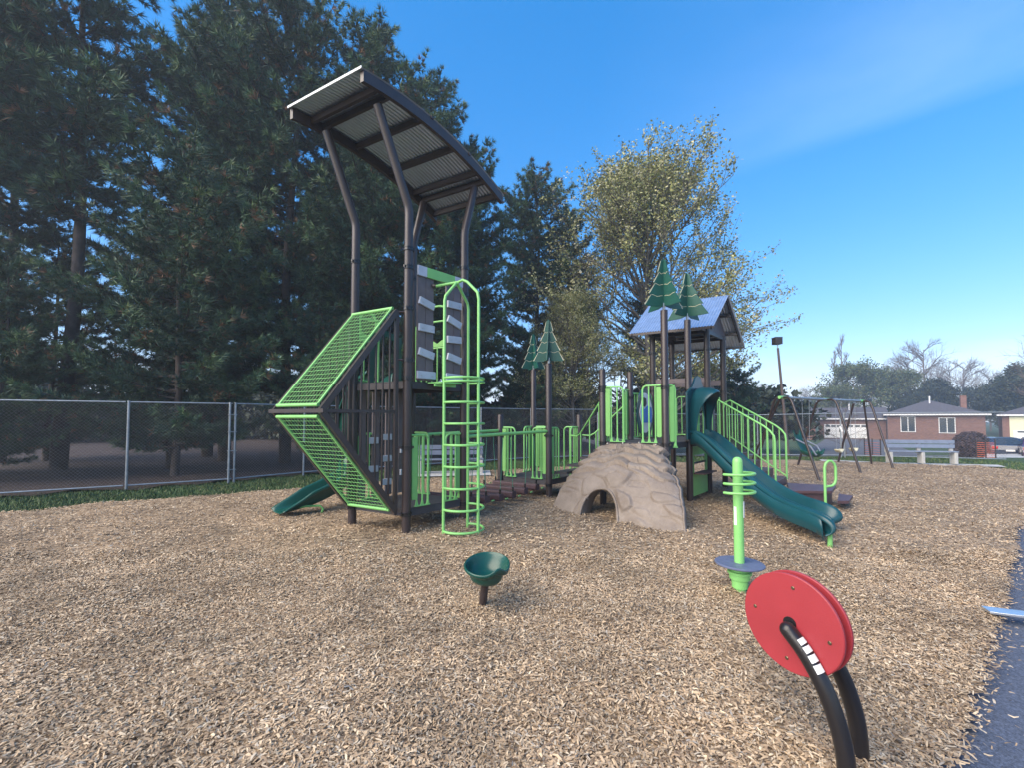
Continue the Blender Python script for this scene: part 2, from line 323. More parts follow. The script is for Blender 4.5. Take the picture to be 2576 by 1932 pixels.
def chips(name, n, y0, y1, pw, sc, zoff):
    y = y0 * (y1 / y0) ** rng.random(n) if pw == 0 else (y0 ** (pw) + rng.random(n) * (y1 ** pw - y0 ** pw)) ** (1 / pw)
    x = (rng.random(n) * 2 - 1) * (y * 1.28 + .6)
    sg = np.where(rng.random(n) < .04, .45, .05); k = inside(x + rng.normal(0, 1, n) * sg, y + rng.normal(0, 1, n) * sg); x, y = x[k], y[k]; n = len(x)
    z = bumps(x, y) + gh(x, y) + zoff + rng.random(n) * .012 * sc
    L_ = rng.gamma(4, .0072, n) * sc + .009; W = rng.uniform(.0035, .009, n) * sc; yaw = rng.random(n) * 2 * math.pi; pit = rng.normal(0, .2, n); rol = rng.normal(0, .33, n)
    d = np.stack([np.cos(yaw) * np.cos(pit), np.sin(yaw) * np.cos(pit), np.sin(pit)], 1)
    s0 = np.stack([-np.sin(yaw), np.cos(yaw), np.zeros(n)], 1); u = np.cross(d, s0); s = s0 * np.cos(rol)[:, None] + u * np.sin(rol)[:, None]
    c = np.stack([x, y, z], 1); taper = rng.uniform(.3, 1, n)[:, None]; bend = u * (L_ * .12 * rng.normal(0, 1, n))[:, None]
    a = c - d * L_[:, None] / 2; b = c + d * L_[:, None] / 2; w = s * W[:, None]
    v = np.stack([a - w * taper, a + w, c + w * 1.05 + bend, b + w * .6 * taper, b - w * taper, c - w + bend], 1).reshape(-1, 3)
    i = np.arange(n)[:, None] * 6
    F = np.concatenate([i + np.array([[0, 1, 2, 5]]), i + np.array([[5, 2, 3, 4]])], 1).reshape(-1, 4)
    return v, F
def all_chips():
    vs, fs, o = [], [], 0
    for a in [(240000, 1.5, 5.5, 1.3, .70, .010), (170000, 5, 16, 1.2, 1.02, .012)]:
        v, f = chips('c', *a); vs.append(v); fs.append(f + o); o += len(v)
    o_ = fast_mesh('wood_chips', np.concatenate(vs), np.concatenate(fs), CHIP); struct(o_, 'stuff'); o_['label'] = 'pale brown wood chips scattered over the whole play area'
all_chips()
def grass():
    n = 42000; t = rng.random(n)
    A = np.array(FL[:8], float); seg = rng.integers(0, 7, n); p = A[seg] + (A[seg + 1] - A[seg]) * t[:, None]
    off = rng.random(n) * 3.2 - .3; x = p[:, 0] + off * .45; y = p[:, 1] - off * .9
    n2 = 22000; y2 = rng.uniform(13, 22, n2); x2 = rng.uniform(-1, 20, n2)
    x = np.r_[x, x2]; y = np.r_[y, y2]; k = ~inside(x, y, MP); x, y = x[k], y[k]; n = len(x)
    z = gh(x, y) - .08; h = rng.uniform(.03, .09, n); yaw = rng.random(n) * 6.28; w = .006 + y * .0006
    lean = rng.normal(0, .35, (n, 2)) * h[:, None]
    b = np.stack([x, y, z], 1); s = np.stack([np.cos(yaw) * w, np.sin(yaw) * w, 0 * w], 1)
    v = np.stack([b - s, b + s, b + np.c_[lean, h]], 1).reshape(-1, 3)
    o = fast_mesh('grass', v, np.arange(3 * n).reshape(-1, 3), GRASSB); struct(o, 'stuff'); o['label'] = 'short green grass along the foot of the fences'
grass()

# ------------------------------------------------------------------ playground building blocks
def ring(c, r, R_, axis=(0, 0, 1), a0=0, a1=360, n=24, ex=None, ey=None):
    ex = V(1, 0, 0) if ex is None else ex; ey = V(0, 1, 0) if ey is None else ey
    return [np.asarray(c) + R_ * (math.cos(R(a)) * ex + math.sin(R(a)) * ey) for a in np.linspace(a0, a1, n)]
def clamp(parent, x, y, z, r=.0635, bolts=2, ang=0):
    b = MB()
    for dz in (-.022, .022): b.lathe((x, y, z + dz), [(r, -.007), (r + .012, -.007), (r + .012, .007), (r, .007)], 20)
    b.lathe((x, y, z), [(r + .001, -.02), (r + .006, -.02), (r + .006, .02), (r + .001, .02)], 20)
    for k in range(bolts):
        q = ang + k * 2 * math.pi / max(bolts, 1); d = V(math.cos(q), math.sin(q), 0); b.beam(V(x, y, z) + d * r, V(x, y, z) + d * (r + .035), .02, .035)
    return b.build('clamp', BLACK, parent)
def post(parent, x, y, z1, clamps=(), cap=True, z0=-.1, arm=None):
    b = MB(); r = .0635
    if arm is None:
        b.lathe((x, y, 0), [(r, z0), (r, z1 - .012), (r - .006, z1 - .003), (r - .02, z1)] if cap else [(r, z0), (r, z1)], 24)
    else:
        p = V(x, y, 0); A = np.asarray(arm, float); bz = V(x, y, z1)
        d = nrm(A - bz); b.tube([V(x, y, z0), V(x, y, z1 - .1), V(x, y, z1 - .03) + d * .01, bz + d * .06, A], r, 24)
    o = b.build('post', BROWN, parent)
    for c in clamps: clamp(o, x, y, c, ang=random.random() * 3)
    return o
def barrier(parent, p, d, z0, z1, L=.30, plank=True, n=3):     # starts at a post, runs along d
    p = V(p[0], p[1], 0); d = nrm(V(d[0], d[1], 0)); b = MB(); r = .013; s0 = .075
    at = lambda t, z: p + d * t + V(0, 0, z)
    e = s0 + L; rr = .09
    b.tube([at(s0, z1), at(e - rr, z1)] + [at(e - rr + rr * math.sin(q), z1 - rr + rr * math.cos(q)) for q in np.linspace(.2, math.pi / 2, 6)] + [at(e, z0 + .03)], .017, 10)
    st = s0 + (.10 if plank else .02)
    for k in range(n - 1):
        t = st + (e - st) * k / (n - 1); b.tube([at(t, z0 + .03), at(t, z1)], r, 8)
    b.beam(at(st - .03, z0 + .012), at(e + .03, z0 + .012), .05, .012)
    for k in range(n):
        t = st + (e - st) * k / (n - 1); b.prism([(-.028, 0), (.028, 0), (.010, .08), (-.010, .08)], at(t, z0 + .018), d, V(0, 0, 1), .012)
    o = b.build('barrier', LIME, parent)
    if plank:
        c = MB(); c.prism([(-.045, .0), (-.03, -.02), (.03, -.02), (.045, 0), (.045, z1 - z0 - .16), (-.045, z1 - z0 - .16)], at(s0 + .04, z0 + .13) + np.cross(d, V(0, 0, 1)) * .02, d, V(0, 0, 1), .022)
        c.build('side_board', LIMEP, o, bevel=.004)
    return o
def deckplate(parent, pts, z, inset=.0, th=.1, holes=True):
    b = MB(); P = [V(x, y) for x, y in pts]; c = sum(P) / len(P); P = [c + (p - c) * (1 - inset) for p in P]
    b.prism([(p[0], p[1]) for p in P], (0, 0, z - .006), (1, 0, 0), (0, 1, 0), .012)
    for i in range(len(P)):
        a, q = P[i], P[(i + 1) % len(P)]; inn = nrm(c - (a + q) / 2) * .012
        b.beam((a[0] + inn[0], a[1] + inn[1], z - .014 - th / 2), (q[0] + inn[0], q[1] + inn[1], z - .014 - th / 2), .018, th)
    return b.build('deck', DECK, parent)
def pine_cutout(parent, x, y, z0, h, w, ang):
    prof = []; tiers = 4
    for k in range(tiers):      # half outline from the bottom tier up
        f0 = 1 - k * .235; zb = h * (k * .235); zt = h * ((k + 1) * .25 if k < 3 else 1)
        prof += [(w / 2 * f0, zb + h * .01), (w / 2 * (f0 - .345 if k < 3 else .02), zt)] if k < 3 else [(w / 2 * f0, zb), (w / 2 * .13, h * .965), (0, h)]
    half = prof
    bottom = [(w / 2 * .35, -h * .02 + h * .03), (0, h * .05)]
    poly = half + [(-a, b) for a, b in half[-2::-1]] + [(-bottom[0][0], bottom[0][1]), bottom[1], bottom[0]]
    o = None
    for k in range(2):
        q = ang + k * math.pi / 2; ex = V(math.cos(q), math.sin(q), 0); b = MB()
        b.prism([(a, c) for a, c in poly], (x, y, z0), ex, (0, 0, 1), .019); c_ = b.build('cutout_panel', CUT, parent, smooth=0); o = o or c_
        nn = np.cross(ex, V(0, 0, 1)); ln = MB()
        for kk in (1, 2, 3):
            f0 = (1 - kk * .235) * .92; zz = h * kk * .235
            for sgn in (-1, 1):
                for face in (-1, 1):
                    ps = [V(x, y, z0) + ex * (sgn * w / 2 * f0 * t) + V(0, 0, zz - .006 + .012 * math.sin(t * 9)) + nn * face * .0105 for t in np.linspace(.12, .95, 7)]
                    for a_, b_ in zip(ps, ps[1:]): ln.beam(a_, b_, .002, .007)
        for sgn in (-1, 1):
            hp = [(sgn * a, c) for a, c in half]
            for (a0, c0), (a1, c1) in zip(hp, hp[1:]):
                if c1 - c0 > .05 and k == 0: ln.beam(V(x, y, z0) + ex * a0 * 1.003 + V(0, 0, c0 + .02), V(x, y, z0) + ex * a1 * 1.003 + V(0, 0, c1 - .01), .020, .004, up=nn)
        ln.build('cream_edging', CREAM, c_, smooth=0)
    b = MB(); b.box((x, y, z0 + .02), (.02, 0, 0), (0, .02, 0), (0, 0, .07)); b.build('bracket', BOLT, parent)

# ------------------------------------------------------------------ tall tower
A = V(-1.50, 6.26); B_ = V(-2.46, 6.79); C_ = V(-.778, 7.07); D_ = A + (B_ - A) + (C_ - A)
e1 = (C_ - A); s1 = np.linalg.norm(e1); e1 /= s1; e2 = (B_ - A); s2 = np.linalg.norm(e2); e2 /= s2
T = lambda a, b, z=0.: V(*(A + e1 * a + e2 * b), z)
DT, DL = 2.20, .37
tower = thing('play_tower', 'tall brown play tower with tilted corrugated roof, mesh wedge and ring ladder', 'play tower', (A[0], A[1], 0))
arms = {0: T(-.53, 0, 5.98), 1: T(-.50, s2, 5.98), 2: T(s1 + .22, 0, 5.56), 3: T(s1 + .21, s2, 5.56)}
post(tower, *A, 4.72, (.30, 1.24, 2.24, 2.50, 3.25, 3.85, 4.12), arm=arms[0])
post(tower, *B_, 4.72, (.30, 2.22, 4.12), arm=arms[1])
post(tower, *C_, 4.72, (.30, 1.32, 2.22, 3.0, 3.68, 4.12), arm=arms[2])
post(tower, *D_, 4.72, (.30, 2.22, 4.12), arm=arms[3])
deckplate(tower, [T(0, 0)[:2], T(s1, 0)[:2], T(s1, s2)[:2], T(0, s2)[:2]], DT)
deckplate(tower, [T(0, 0)[:2], T(s1, 0)[:2], T(s1, s2)[:2], T(0, s2)[:2]], DL)
# roof
a0, a1_, bo = -.90, s1 + .66, .21
def rz(a): t = (a - a0) / (a1_ - a0); return 6.19 + (5.57 - 6.19) * t + .20 * (1 - (2 * t - 1) ** 2)
def sheet(zoff, flip=False):
    na, nb, P = 26, 241, []
    for i in range(na):
        a = a0 - .03 + (a1_ - a0 + .06) * i / (na - 1)
        P.append([T(a, -bo + (s2 + 2 * bo) * j / (nb - 1), rz(a) + zoff + .009 * math.cos(2 * math.pi * j / 10)) for j in range(nb)])
    return P
b = MB(); P1, P0 = sheet(.0), sheet(-.004); b.grid(P1); b.grid([r[::-1] for r in P0])
roof = b.build('roof', STEEL, tower, smooth=60)
for nm, bb in (('side_beam', -bo + .035), ('side_beam', s2 + bo - .035)):
    b = MB(); n = 22; vs = []
    for i in range(n):
        a = a0 + (a1_ - a0) * i / (n - 1); z = rz(a) - .016
        for db, dz in ((-.03, 0), (.03, 0), (.03, -.15), (-.03, -.15)): vs.append(T(a, bb + db, z + dz))
    fs = [(i * 4 + k, (i + 1) * 4 + k, (i + 1) * 4 + (k + 1) % 4, i * 4 + (k + 1) % 4) for i in range(n - 1) for k in range(4)] + [(0, 1, 2, 3), ((n - 1) * 4 + 3, (n - 1) * 4 + 2, (n - 1) * 4 + 1, (n - 1) * 4)]
    b.add(vs, fs); b.build('side_beam', BROWN, roof, smooth=30)
    for a in (-.82, -.75):
        pass
for a in (-.62, -.44, .10, .72, s1 + .13, s1 + .31, s1 + .60):
    b = MB(); b.beam(T(a, -bo + .068, rz(a) - .075), T(a, s2 + bo - .068, rz(a) - .075), .05, .085); b.build('cross_beam', BROWN, roof)
b = MB(); b.beam(T(a0 - .035, -bo, rz(a0) + .0), T(a0 - .035, s2 + bo, rz(a0) + .0), .008, .035); b.build('edge_trim', ZINC, roof)
for a in (.2, .95):
    b = MB(); b.box(T(a, -bo - .004, rz(a) - .01), nrm(V(*e1, 0)) * .02, nrm(V(*e2, 0)) * .008, V(0, 0, .02)); b.build('fixing', BROWN, roof)
# wedge with mesh climbing panels
WT, WB, WA, tA, t0 = 3.20, .40, 1.75, 1.19, .12
b = MB()
for bb in (.08, s2 - .08):
    b.beam(T(-t0, bb, WT), T(-tA, bb, WA), .06, .075); b.beam(T(-tA, bb, WA), T(-t0, bb, WB - .05), .06, .075)
    b.beam(T(-t0, bb, WT + .01), T(-t0, bb, WB - .1), .052, .052, up=(e1[0], e1[1], 0)); b.beam(T(-tA + .05, bb, WA), T(-t0, bb, WA), .04, .04)
    for k in range(9):
        t = t0 + (tA - t0) * (k + 1) / 10; f = (t - t0) / (tA - t0)
        b.tube([T(-t, bb, WT + (WA - WT) * f), T(-t, bb, WB + (WA - WB) * f)], .014, 8)
b.beam(T(-tA - .01, .0, WA), T(-tA - .01, s2, WA), .05, .05)
wedge = b.build('mesh_climber', BROWN, tower)
def meshpanel(p0, p1):      # p0, p1 = (t, z)
    b = MB(); q0, q1 = .155, s2 - .155; n = 23
    pt = lambda f, q: T(-(p0[0] + (p1[0] - p0[0]) * f), q, p0[1] + (p1[1] - p0[1]) * f)
    for q in (q0, q1): b.tube([pt(0, q), pt(1, q)], .017, 10)
    for f in (0, 1): b.tube([pt(f, q0 - .02), pt(f, q1 + .02)], .024, 12)
    for i in range(1, n): b.tube([pt(i / n, q0), pt(i / n, q1)], .0036, 5, False)
    m = 13
    for k in range(1, m):
        for off in (-.2,):
            b.tube([pt(.01, q0 + (q1 - q0) * k / m), pt(.99, q0 + (q1 - q0) * k / m)], .0030, 5, False)
    b.build('mesh_panel', LIME, wedge)
meshpanel((t0 + .02, WT + .045), (tA, WA + .075)); meshpanel((tA, WA - .075), (t0 + .04, WB - .035))
for z in (WT - .01, 2.50, 1.24, .30):
    b = MB(); b.tube([T(-t0, .08, z), T(-.05, .02, z)], .016, 8); b.build('tie_bar', BROWN, wedge)
# climbing plank wall on the A-C side, upper level
def wall_panel(a_lo, a_hi, zlo, zhi, b_=-.02, tilts=(), side=1):
    b = MB(); w = (a_hi - a_lo) / 2 - .008
    for k in (0, 1):
        c = a_lo + (a_hi - a_lo) * (.25 + .5 * k); b.box(T(c, b_, (zlo + zhi) / 2), V(*e1, 0) * w / 2, V(*e2, 0) * .014, V(0, 0, (zhi - zlo) / 2))
    o = b.build('plank_wall', PLANK, tower, bevel=.004)
    for z, tl, hw in tilts:
        b = MB(); c, s = math.cos(tl), math.sin(tl); ex = V(*e1, 0) * c + V(0, 0, s); ez = -V(*e1, 0) * s + V(0, 0, c); m_ = (a_lo + a_hi) / 2
        b.box(T(m_, b_ - .032, z), ex * hw, V(*e2, 0) * .016, ez * .055); h = b.build('foothold', GREYB, o, bevel=.005)
        for q in (-.6, .6):
            bb = MB(); bb.lathe(T(m_, b_ - .049, z) + ex * hw * q - ez * .01, [(.008, 0), (.008, .005), (.004, .007)], 8, axis=(-e2[0], -e2[1], 0)); bb.build('bolt', BOLT, h)
    return o
wall_panel(.13, .43, DT + .02, 3.80, tilts=[(2.30, 0, .165), (2.62, -.22, .14), (3.0, -.02, .14), (3.37, -.25, .14)])
wall_panel(.67, .97, DT + .02, 3.80, tilts=[(2.30, -.02, .165), (2.60, -.22, .14), (2.90, .05, .14), (3.18, -.33, .14), (3.45, .0, .14)])
b = MB(); b.box(T((.13 + .97) / 2 - .0, -.05, 3.84), V(*e1, 0) * .27, V(*e2, 0) * .014, V(0, 0, .075)); hb = b.build('header_board', LIMEP, tower, bevel=.004)
for a in (.195, .905):
    b = MB(); b.box(T(a, -.05, 3.84), V(*e1, 0) * .082, V(*e2, 0) * .014, V(0, 0, .075)); b.build('end_board', GREYB, hb, bevel=.004)
# ring ladder
b = MB(); rc = V(-.71, 6.35); rr = .30
angs = {'fl': 213, 'fr': -38, 'bk': 82}
pa = {k: rc + rr * V(math.cos(R(q)), math.sin(R(q))) for k, q in angs.items()}
apx = V(rc[0] - .10, rc[1] + .0, 3.66)
lad = [('fl', 3.40), ('bk', 3.40)]
for k, zz in lad:
    p = pa[k]; d = V(apx[0] - p[0], apx[1] - p[1], apx[2] - zz); b.tube([V(*p, -.1), V(*p, zz - .06), V(*p, zz) + d * .07, V(*p, zz) + d * .97], .0215, 12)
p = pa['fr']; hdr = T(.42, -.08, 3.66); m1 = V(rc[0] + .04, rc[1] - .02, 3.68)
b.tube([V(*p, -.1), V(*p, 3.36), V(*p, 3.44) + (m1 - V(*p, 3.42)) * .1, V(*p, 3.42) + (m1 - V(*p, 3.42)) * .9, m1 + V(-.05, .0, .01), m1 + (hdr - m1) * .25, hdr], .0215, 12)
for k in range(8):
    z = .072 + k * .3015; c0 = V(rc[0], rc[1], z)
    b.tube(ring(c0, 0, rr, a0=-147, a1=82, n=30), .0175, 10)
b.tube(ring(V(rc[0], rc[1], 2.235), 0, rr, a0=-147, a1=82, n=30), .0175, 10)
b.build('ring_ladder', LIME, tower)
b = MB(); m_ = T(.55, -.14, DT - .01); b.box(m_, V(*e1, 0) * .20, V(*e2, 0) * .13, V(0, 0, .012)); b.box(m_ + V(0, 0, -.03), V(*e1, 0) * .2, V(*e2, 0) * .012, V(0, 0, .03)); b.build('landing_plate', LIME, tower)
b = MB(); b.tube([hdr, hdr + V(-.05, -.0, -.0)], .03, 10); b.build('pipe_clamp', BROWN, tower)
# lower barriers
EA = V(*e1); EB = V(*e2)
barrier(tower, A, EA, DL, 1.41); barrier(tower, C_, -EA, DL, 1.41)
barrier(tower, C_, EB, DL, 1.41, plank=False); barrier(tower, D_, -EB, DL, 1.41); barrier(tower, B_, EA, DL, 1.41, .3, n=3)
# upper far side panels
def rail_panel(parent, p, q, z0, z1, n=7, board=None, name='rail_panel'):
    b = MB(); p, q = V(p[0], p[1]), V(q[0], q[1]); d = q - p; at = lambda t, z: V(*(p + d * t), z)
    b.tube([at(.08, z0), at(.08, z1 - .05), at(.12, z1), at(.88, z1), at(.92, z1 - .05), at(.92, z0)], .017, 10); b.tube([at(.08, z0 + .03), at(.92, z0 + .03)], .014, 8)
    top = z1 if board is None else z1 - board
    for k in range(1, n): b.tube([at(.08 + .84 * k / n, z0 + .03), at(.08 + .84 * k / n, top)], .011, 8)
    if board:
        b.tube([at(.08, top), at(.92, top)], .014, 8)
    o = b.build(name, LIME, parent)
    if board:
        c = MB(); ex = V(*nrm(d), 0); Lw = np.linalg.norm(d) * .8; hh = board - .04
        outer = [(-Lw / 2, 0), (Lw / 2, 0), (Lw / 2, hh), (Lw * .36, hh), (Lw * .30, hh * .35), (Lw * .1, hh * .25), (0, hh * .12), (-Lw * .1, hh * .25), (-Lw * .30, hh * .35), (-Lw * .36, hh), (-Lw / 2, hh)]
        c.prism(outer, at(.5, top + .02), ex, V(0, 0, 1), .018); c.build('board', LIMEP, o, smooth=0)
        c = MB(); c.tube([at(.5, z1) + ex * (Lw * .36 * math.cos(t)) + V(0, 0, Lw * .3 * math.sin(t)) for t in np.linspace(0, math.pi, 14)], .02, 8); c.build('arch', LIME, o)
    return o
rail_panel(tower, C_, D_, DT + .02, 3.30, 8, .45)
rail_panel(tower, B_, B_ + EA * s1 * .42, DT + .02, 3.25, 3, .35)
# planks and grips low on the far side, seen through the wedge
b = MB()
for k in range(4): b.box(T(s1 * (.12 + .22 * k), s2 - .02, 1.25), V(*e1, 0) * .06, V(*e2, 0) * .012, V(0, 0, .84))
pw = b.build('plank_wall', PLANK, tower)
for a, z in ((.55, .62), (.55, 1.0), (.55, 1.35), (.9, .75), (.9, 1.12), (.3, .85), (.3, 1.3)):
    b = MB(); b.box(T(a, s2 - .05, z), V(*e1, 0) * .09, V(*e2, 0) * .016, V(0, 0, .05)); b.build('foothold', GREYB, pw, bevel=.005)
# slides: U-shaped chute swept along a path
def chute(parent, path, w, wall, m, name='slide', lanes=1, widthdir=None, lip=True, th=.02, wallf=None):
    P = [np.asarray(p, float) for p in path]; n = len(P); rows = []; prof = []
    lw = w / lanes
    for l in range(lanes):
        for k in range(13):
            t = k / 12; x = -w / 2 + lw * l + lw * t
            edge = abs(2 * t - 1); h = wall * (1 if not (lanes > 1 and ((l == 0 and t > .5) or (l == 1 and t < .5))) else .7) * max(0, (edge - .45) / .55) ** 2.2
            prof.append((x, h))
    # rim roll
    prof = [(-w / 2 - .055, wall - .05), (-w / 2 - .05, wall + .005), (-w / 2 - .025, wall + .02)] + prof + [(w / 2 + .025, wall + .02), (w / 2 + .05, wall + .005), (w / 2 + .055, wall - .05)]
    for i in range(n):
        t = nrm(P[min(i + 1, n - 1)] - P[max(i - 1, 0)])
        sd = nrm(np.cross(t, V(0, 0, 1))) if widthdir is None else -nrm(widthdir(i / (n - 1)))
        up = nrm(np.cross(sd, t)); up = up if up[2] > 0 else -up
        g = 1 if wallf is None else wallf(i / (n - 1))
        rows.append([P[i] + sd * x + up * (h * g) for x, h in prof])
    b = MB(); b.grid(rows); o = b.build(name, m, parent, smooth=50)
    md = o.modifiers.new('thick', 'SOLIDIFY'); md.thickness = th; md.offset = 0
    md = o.modifiers.new('sub', 'SUBSURF'); md.levels = 1; md.render_levels = 1
    return o
def spline(pts, n):
    pts = [np.asarray(p, float) for p in pts]; P = [2 * pts[0] - pts[1]] + pts + [2 * pts[-1] - pts[-2]]; out = []
    m = len(pts) - 1
    for k in range(n):
        s = m * k / (n - 1); i = min(int(s), m - 1); t = s - i; p0, p1, p2, p3 = P[i:i + 4]
        out.append(.5 * (2 * p1 + (p2 - p0) * t + (2 * p0 - 5 * p1 + 4 * p2 - p3) * t * t + (3 * p1 - p0 - 3 * p2 + p3) * t ** 3))
    return out
st = T(.55, s2 + .02, DT - .0)
sl = spline([st, st + V(-.45, .40, -.25), (-2.95, 8.1, 1.30), (-2.95, 8.45, .85), (-3.1, 8.45, .46), (-3.55, 8.0, .15), (-4.0, 7.5, .04)], 40)
s_ = chute(tower, sl, .44, .25, GREENP, wallf=lambda t: 1 if t < .86 else max(.15, 1 - (t - .86) * 6))
b = MB(); b.prism([(-.22, 0), (-.16, .70), (0, .82), (.16, .75), (.22, 0), (.30, 0), (.30, .82), (0, .92), (-.30, .82), (-.30, 0)], T(.55, s2 + .0, DT), V(*e1, 0), V(0, 0, 1), .03); b.build('slide_hood', GREENP, tower)
b = MB(); b.tube([(-3.75, 7.6, .1), (-3.6, 7.7, .12), (-3.4, 7.8, .11), (-3.35, 7.82, .05), (-3.4, 7.8, -.1)], .02, 8); b.build('slide_foot', LIME, tower)

# ------------------------------------------------------------------ low platform in the middle
Pc = V(.754, 8.98); Pa = V(-.253, 9.6); Pd = V(1.526, 9.945); Pb = Pa + Pd - Pc; DM = .40
low = thing('low_platform', 'low dark platform with lime rails and two green pine cutouts on posts', 'play platform', (Pc[0], Pc[1], 0))
post(low, *Pc, 2.80, (.3, 1.30)); post(low, *Pb, 2.85, (.3, 1.3)); post(low, *Pa, 1.74, (.3, 1.3)); post(low, *Pd, 1.74, (.3, 1.3))
deckplate(low, [Pc, Pd, Pb, Pa], DM)
for p, q in ((Pc, Pa), (Pa, Pc), (Pc, Pd), (Pd, Pc), (Pa, Pb), (Pb, Pa), (Pb, Pd), (Pd, Pb)): barrier(low, p, q - p, DM, 1.46, .30, plank=(p is Pc or p is Pb or p is Pa))
pine_cutout(low, *Pc, 2.83, .88, .62, R(-12)); pine_cutout(low, *Pb, 2.86, .86, .60, R(20))

# ------------------------------------------------------------------ hanging log bridge
br = thing('log_bridge', 'suspended bridge of maroon log steps under two lime handrails', 'bridge', (-.4, 8.2, 0))
for p, q, nm in ((C_, Pc, 'handrail'), (D_, Pa, 'handrail')):
    d = nrm(q - p); b = MB(); b.tube([V(*(p + d * .09), 1.36), V(*(q - d * .09), 1.39)], .03, 12); b.build(nm, LIME, br)
for k in range(6):
    f = .12 + .152 * k; z = .30 - .09 * math.sin(math.pi * f) + .03
    l, r_ = V(*(D_ + (Pa - D_) * f), z), V(*(C_ + (Pc - C_) * f), z); dd = nrm(r_ - l); al = nrm(np.cross(dd, V(0, 0, 1)))
    b = MB(); b.prism([(-.085, -.04), (-.06, -.075), (.06, -.075), (.085, -.04), (.085, .03), (.06, .05), (-.06, .05), (-.085, .03)], (l + r_) / 2, al, V(0, 0, 1), np.linalg.norm(r_ - l) - .14)
    lg = b.build('log_step', MAROON, br, bevel=.005)
    for e_, s_g in ((l, 1), (r_, -1)):
        b = MB(); ev = e_ + dd * s_g * .1; off = al * (.10 if k % 2 else -.10)
        b.tube([ev + V(0, 0, .04), ev + off + V(0, 0, 1.33 - z)], .006, 6); b.build('hanger', ROPE, lg)
        b = MB(); b.tube([ev + V(0, 0, .03), ev + V(0, 0, .13)], .018, 8); b.tube([ev + off + V(0, 0, 1.30 - z), ev + off + V(0, 0, 1.36 - z)], .016, 8); b.build('hanger_end', BLACK, lg)
        b = MB(); b.beam(ev + dd * s_g * -.14 + V(0, 0, -.02) - al * .04, ev + dd * s_g * -.14 + V(0, 0, -.02) + al * .04, .012, .02); b.build('end_tab', LIME, lg)

# ------------------------------------------------------------------ roofed playhouse deck on the right
R1 = V(2.77, 7.9); f1 = V(.775, .87); f2 = V(-1.01, .6); G = lambda i, j: R1 + f1 * i + f2 * j
DH = 1.20
ph = thing('playhouse', 'long brown playhouse deck with gabled metal roof, double slide and stairs', 'playhouse', (R1[0], R1[1], 0))
R2, U3, U4, Q1, Q2, U1, U2 = G(1, 0), G(2, 0), G(3, 0), G(0, 1), G(1, 1), G(2, 1), G(3, 1)
post(ph, *R1, 3.64, (1.18, 2.22)); post(ph, *R2, 3.66, (1.18, 2.22)); post(ph, *Q1, 2.62, (1.18, 2.2, 2.26)); post(ph, *Q2, 2.66, (1.18, 2.1))
for p in (U3, U4, U1, U2): post(ph, *p, 3.66, (1.18, 2.3, 3.2), cap=False)
for i in range(3): deckplate(ph, [G(i + .005, 0), G(i + .995, 0), G(i + .995, 1), G(i + .005, 1)], DH)
pine_cutout(ph, *R1, 3.68, .90, .86, R(22)); pine_cutout(ph, *R2, 3.70, .92, .90, R(38))
barrier(ph, Q1, R1 - Q1, DH, 2.26, .33); barrier(ph, R1, Q1 - R1, DH, 2.26, .33); barrier(ph, R1, V(1, .12), DH - .08, 2.26, .115, n=2)
barrier(ph, Q1, Q2 - Q1, DH, 2.26, .2, plank=False); barrier(ph, Q2, Q1 - Q2, DH, 2.26, .25)
rail_panel(ph, Q2, U1, DH + .02, 2.2, 8); rail_panel(ph, U1, U2, DH + .02, 2.2, 8); rail_panel(ph, U2, U4, DH + .02, 2.2, 8)
# gabled corrugated roof : ridge runs along f2
ex_, ey_ = nrm(V(*f2, 0)), nrm(V(*f1, 0)); LR, LD = 1.17 + .62, 1.165 / 2 + .52
cen = V(*((U3 + U4 + U1 + U2) / 4), 0)
zr, ze = 4.50, 3.62
def gable_side(sg):
    na, nb = 4, 241; rows, rows2 = [], []
    for i in range(na):
        t = i / (na - 1); row = []
        for j in range(nb):
            q = j / (nb - 1) * 2 - 1; g_ = 1.16 if sg > 0 else 1; row.append(cen + ex_ * (q * LR / 2) + ey_ * (sg * LD * t * g_) + V(0, 0, zr + (ze - zr) * t * g_ + .010 * math.cos(2 * math.pi * j / 8)))
        rows.append(row); rows2.append([p - V(0, 0, .005) for p in row])
    b = MB(); b.grid(rows); b.grid([r[::-1] for r in rows2]); return b
PALE = mat('pale_roof_sheet', (.50, .60, .74), .34, metal=.8)
roof2 = gable_side(-1).build('roof', PALE, ph, smooth=60)
gable_side(1).build('roof_slope', PALE, roof2, smooth=60)
for sg in (-1, 1):
    b = MB(); g_ = 1.16 if sg > 0 else 1; p = cen + ey_ * sg * (LD * g_ - .01) + V(0, 0, zr + (ze - zr) * g_ - .03); b.beam(p - ex_ * LR / 2, p + ex_ * LR / 2, .02, .05); b.build('eave_trim', BROWN, roof2)
    for q in (-.45, 0, .45) if False else (-.93, .93):
        b = MB(); b.beam(cen + ex_ * q * LR / 2 + V(0, 0, zr - .05), cen + ex_ * q * LR / 2 + ey_ * sg * LD + V(0, 0, ze - .05), .03, .06); b.build('rafter', BROWN, roof2)
    for z, tt in ((zr - .33, .38), (ze + .0, .8)):
        zz = zr + (ze - zr) * tt - .06; b = MB(); b.beam(cen - ex_ * LR / 2 * .92 + ey_ * sg * LD * tt + V(0, 0, zz), cen + ex_ * LR / 2 * .92 + ey_ * sg * LD * tt + V(0, 0, zz), .05, .06); b.build('purlin', BROWN, roof2)
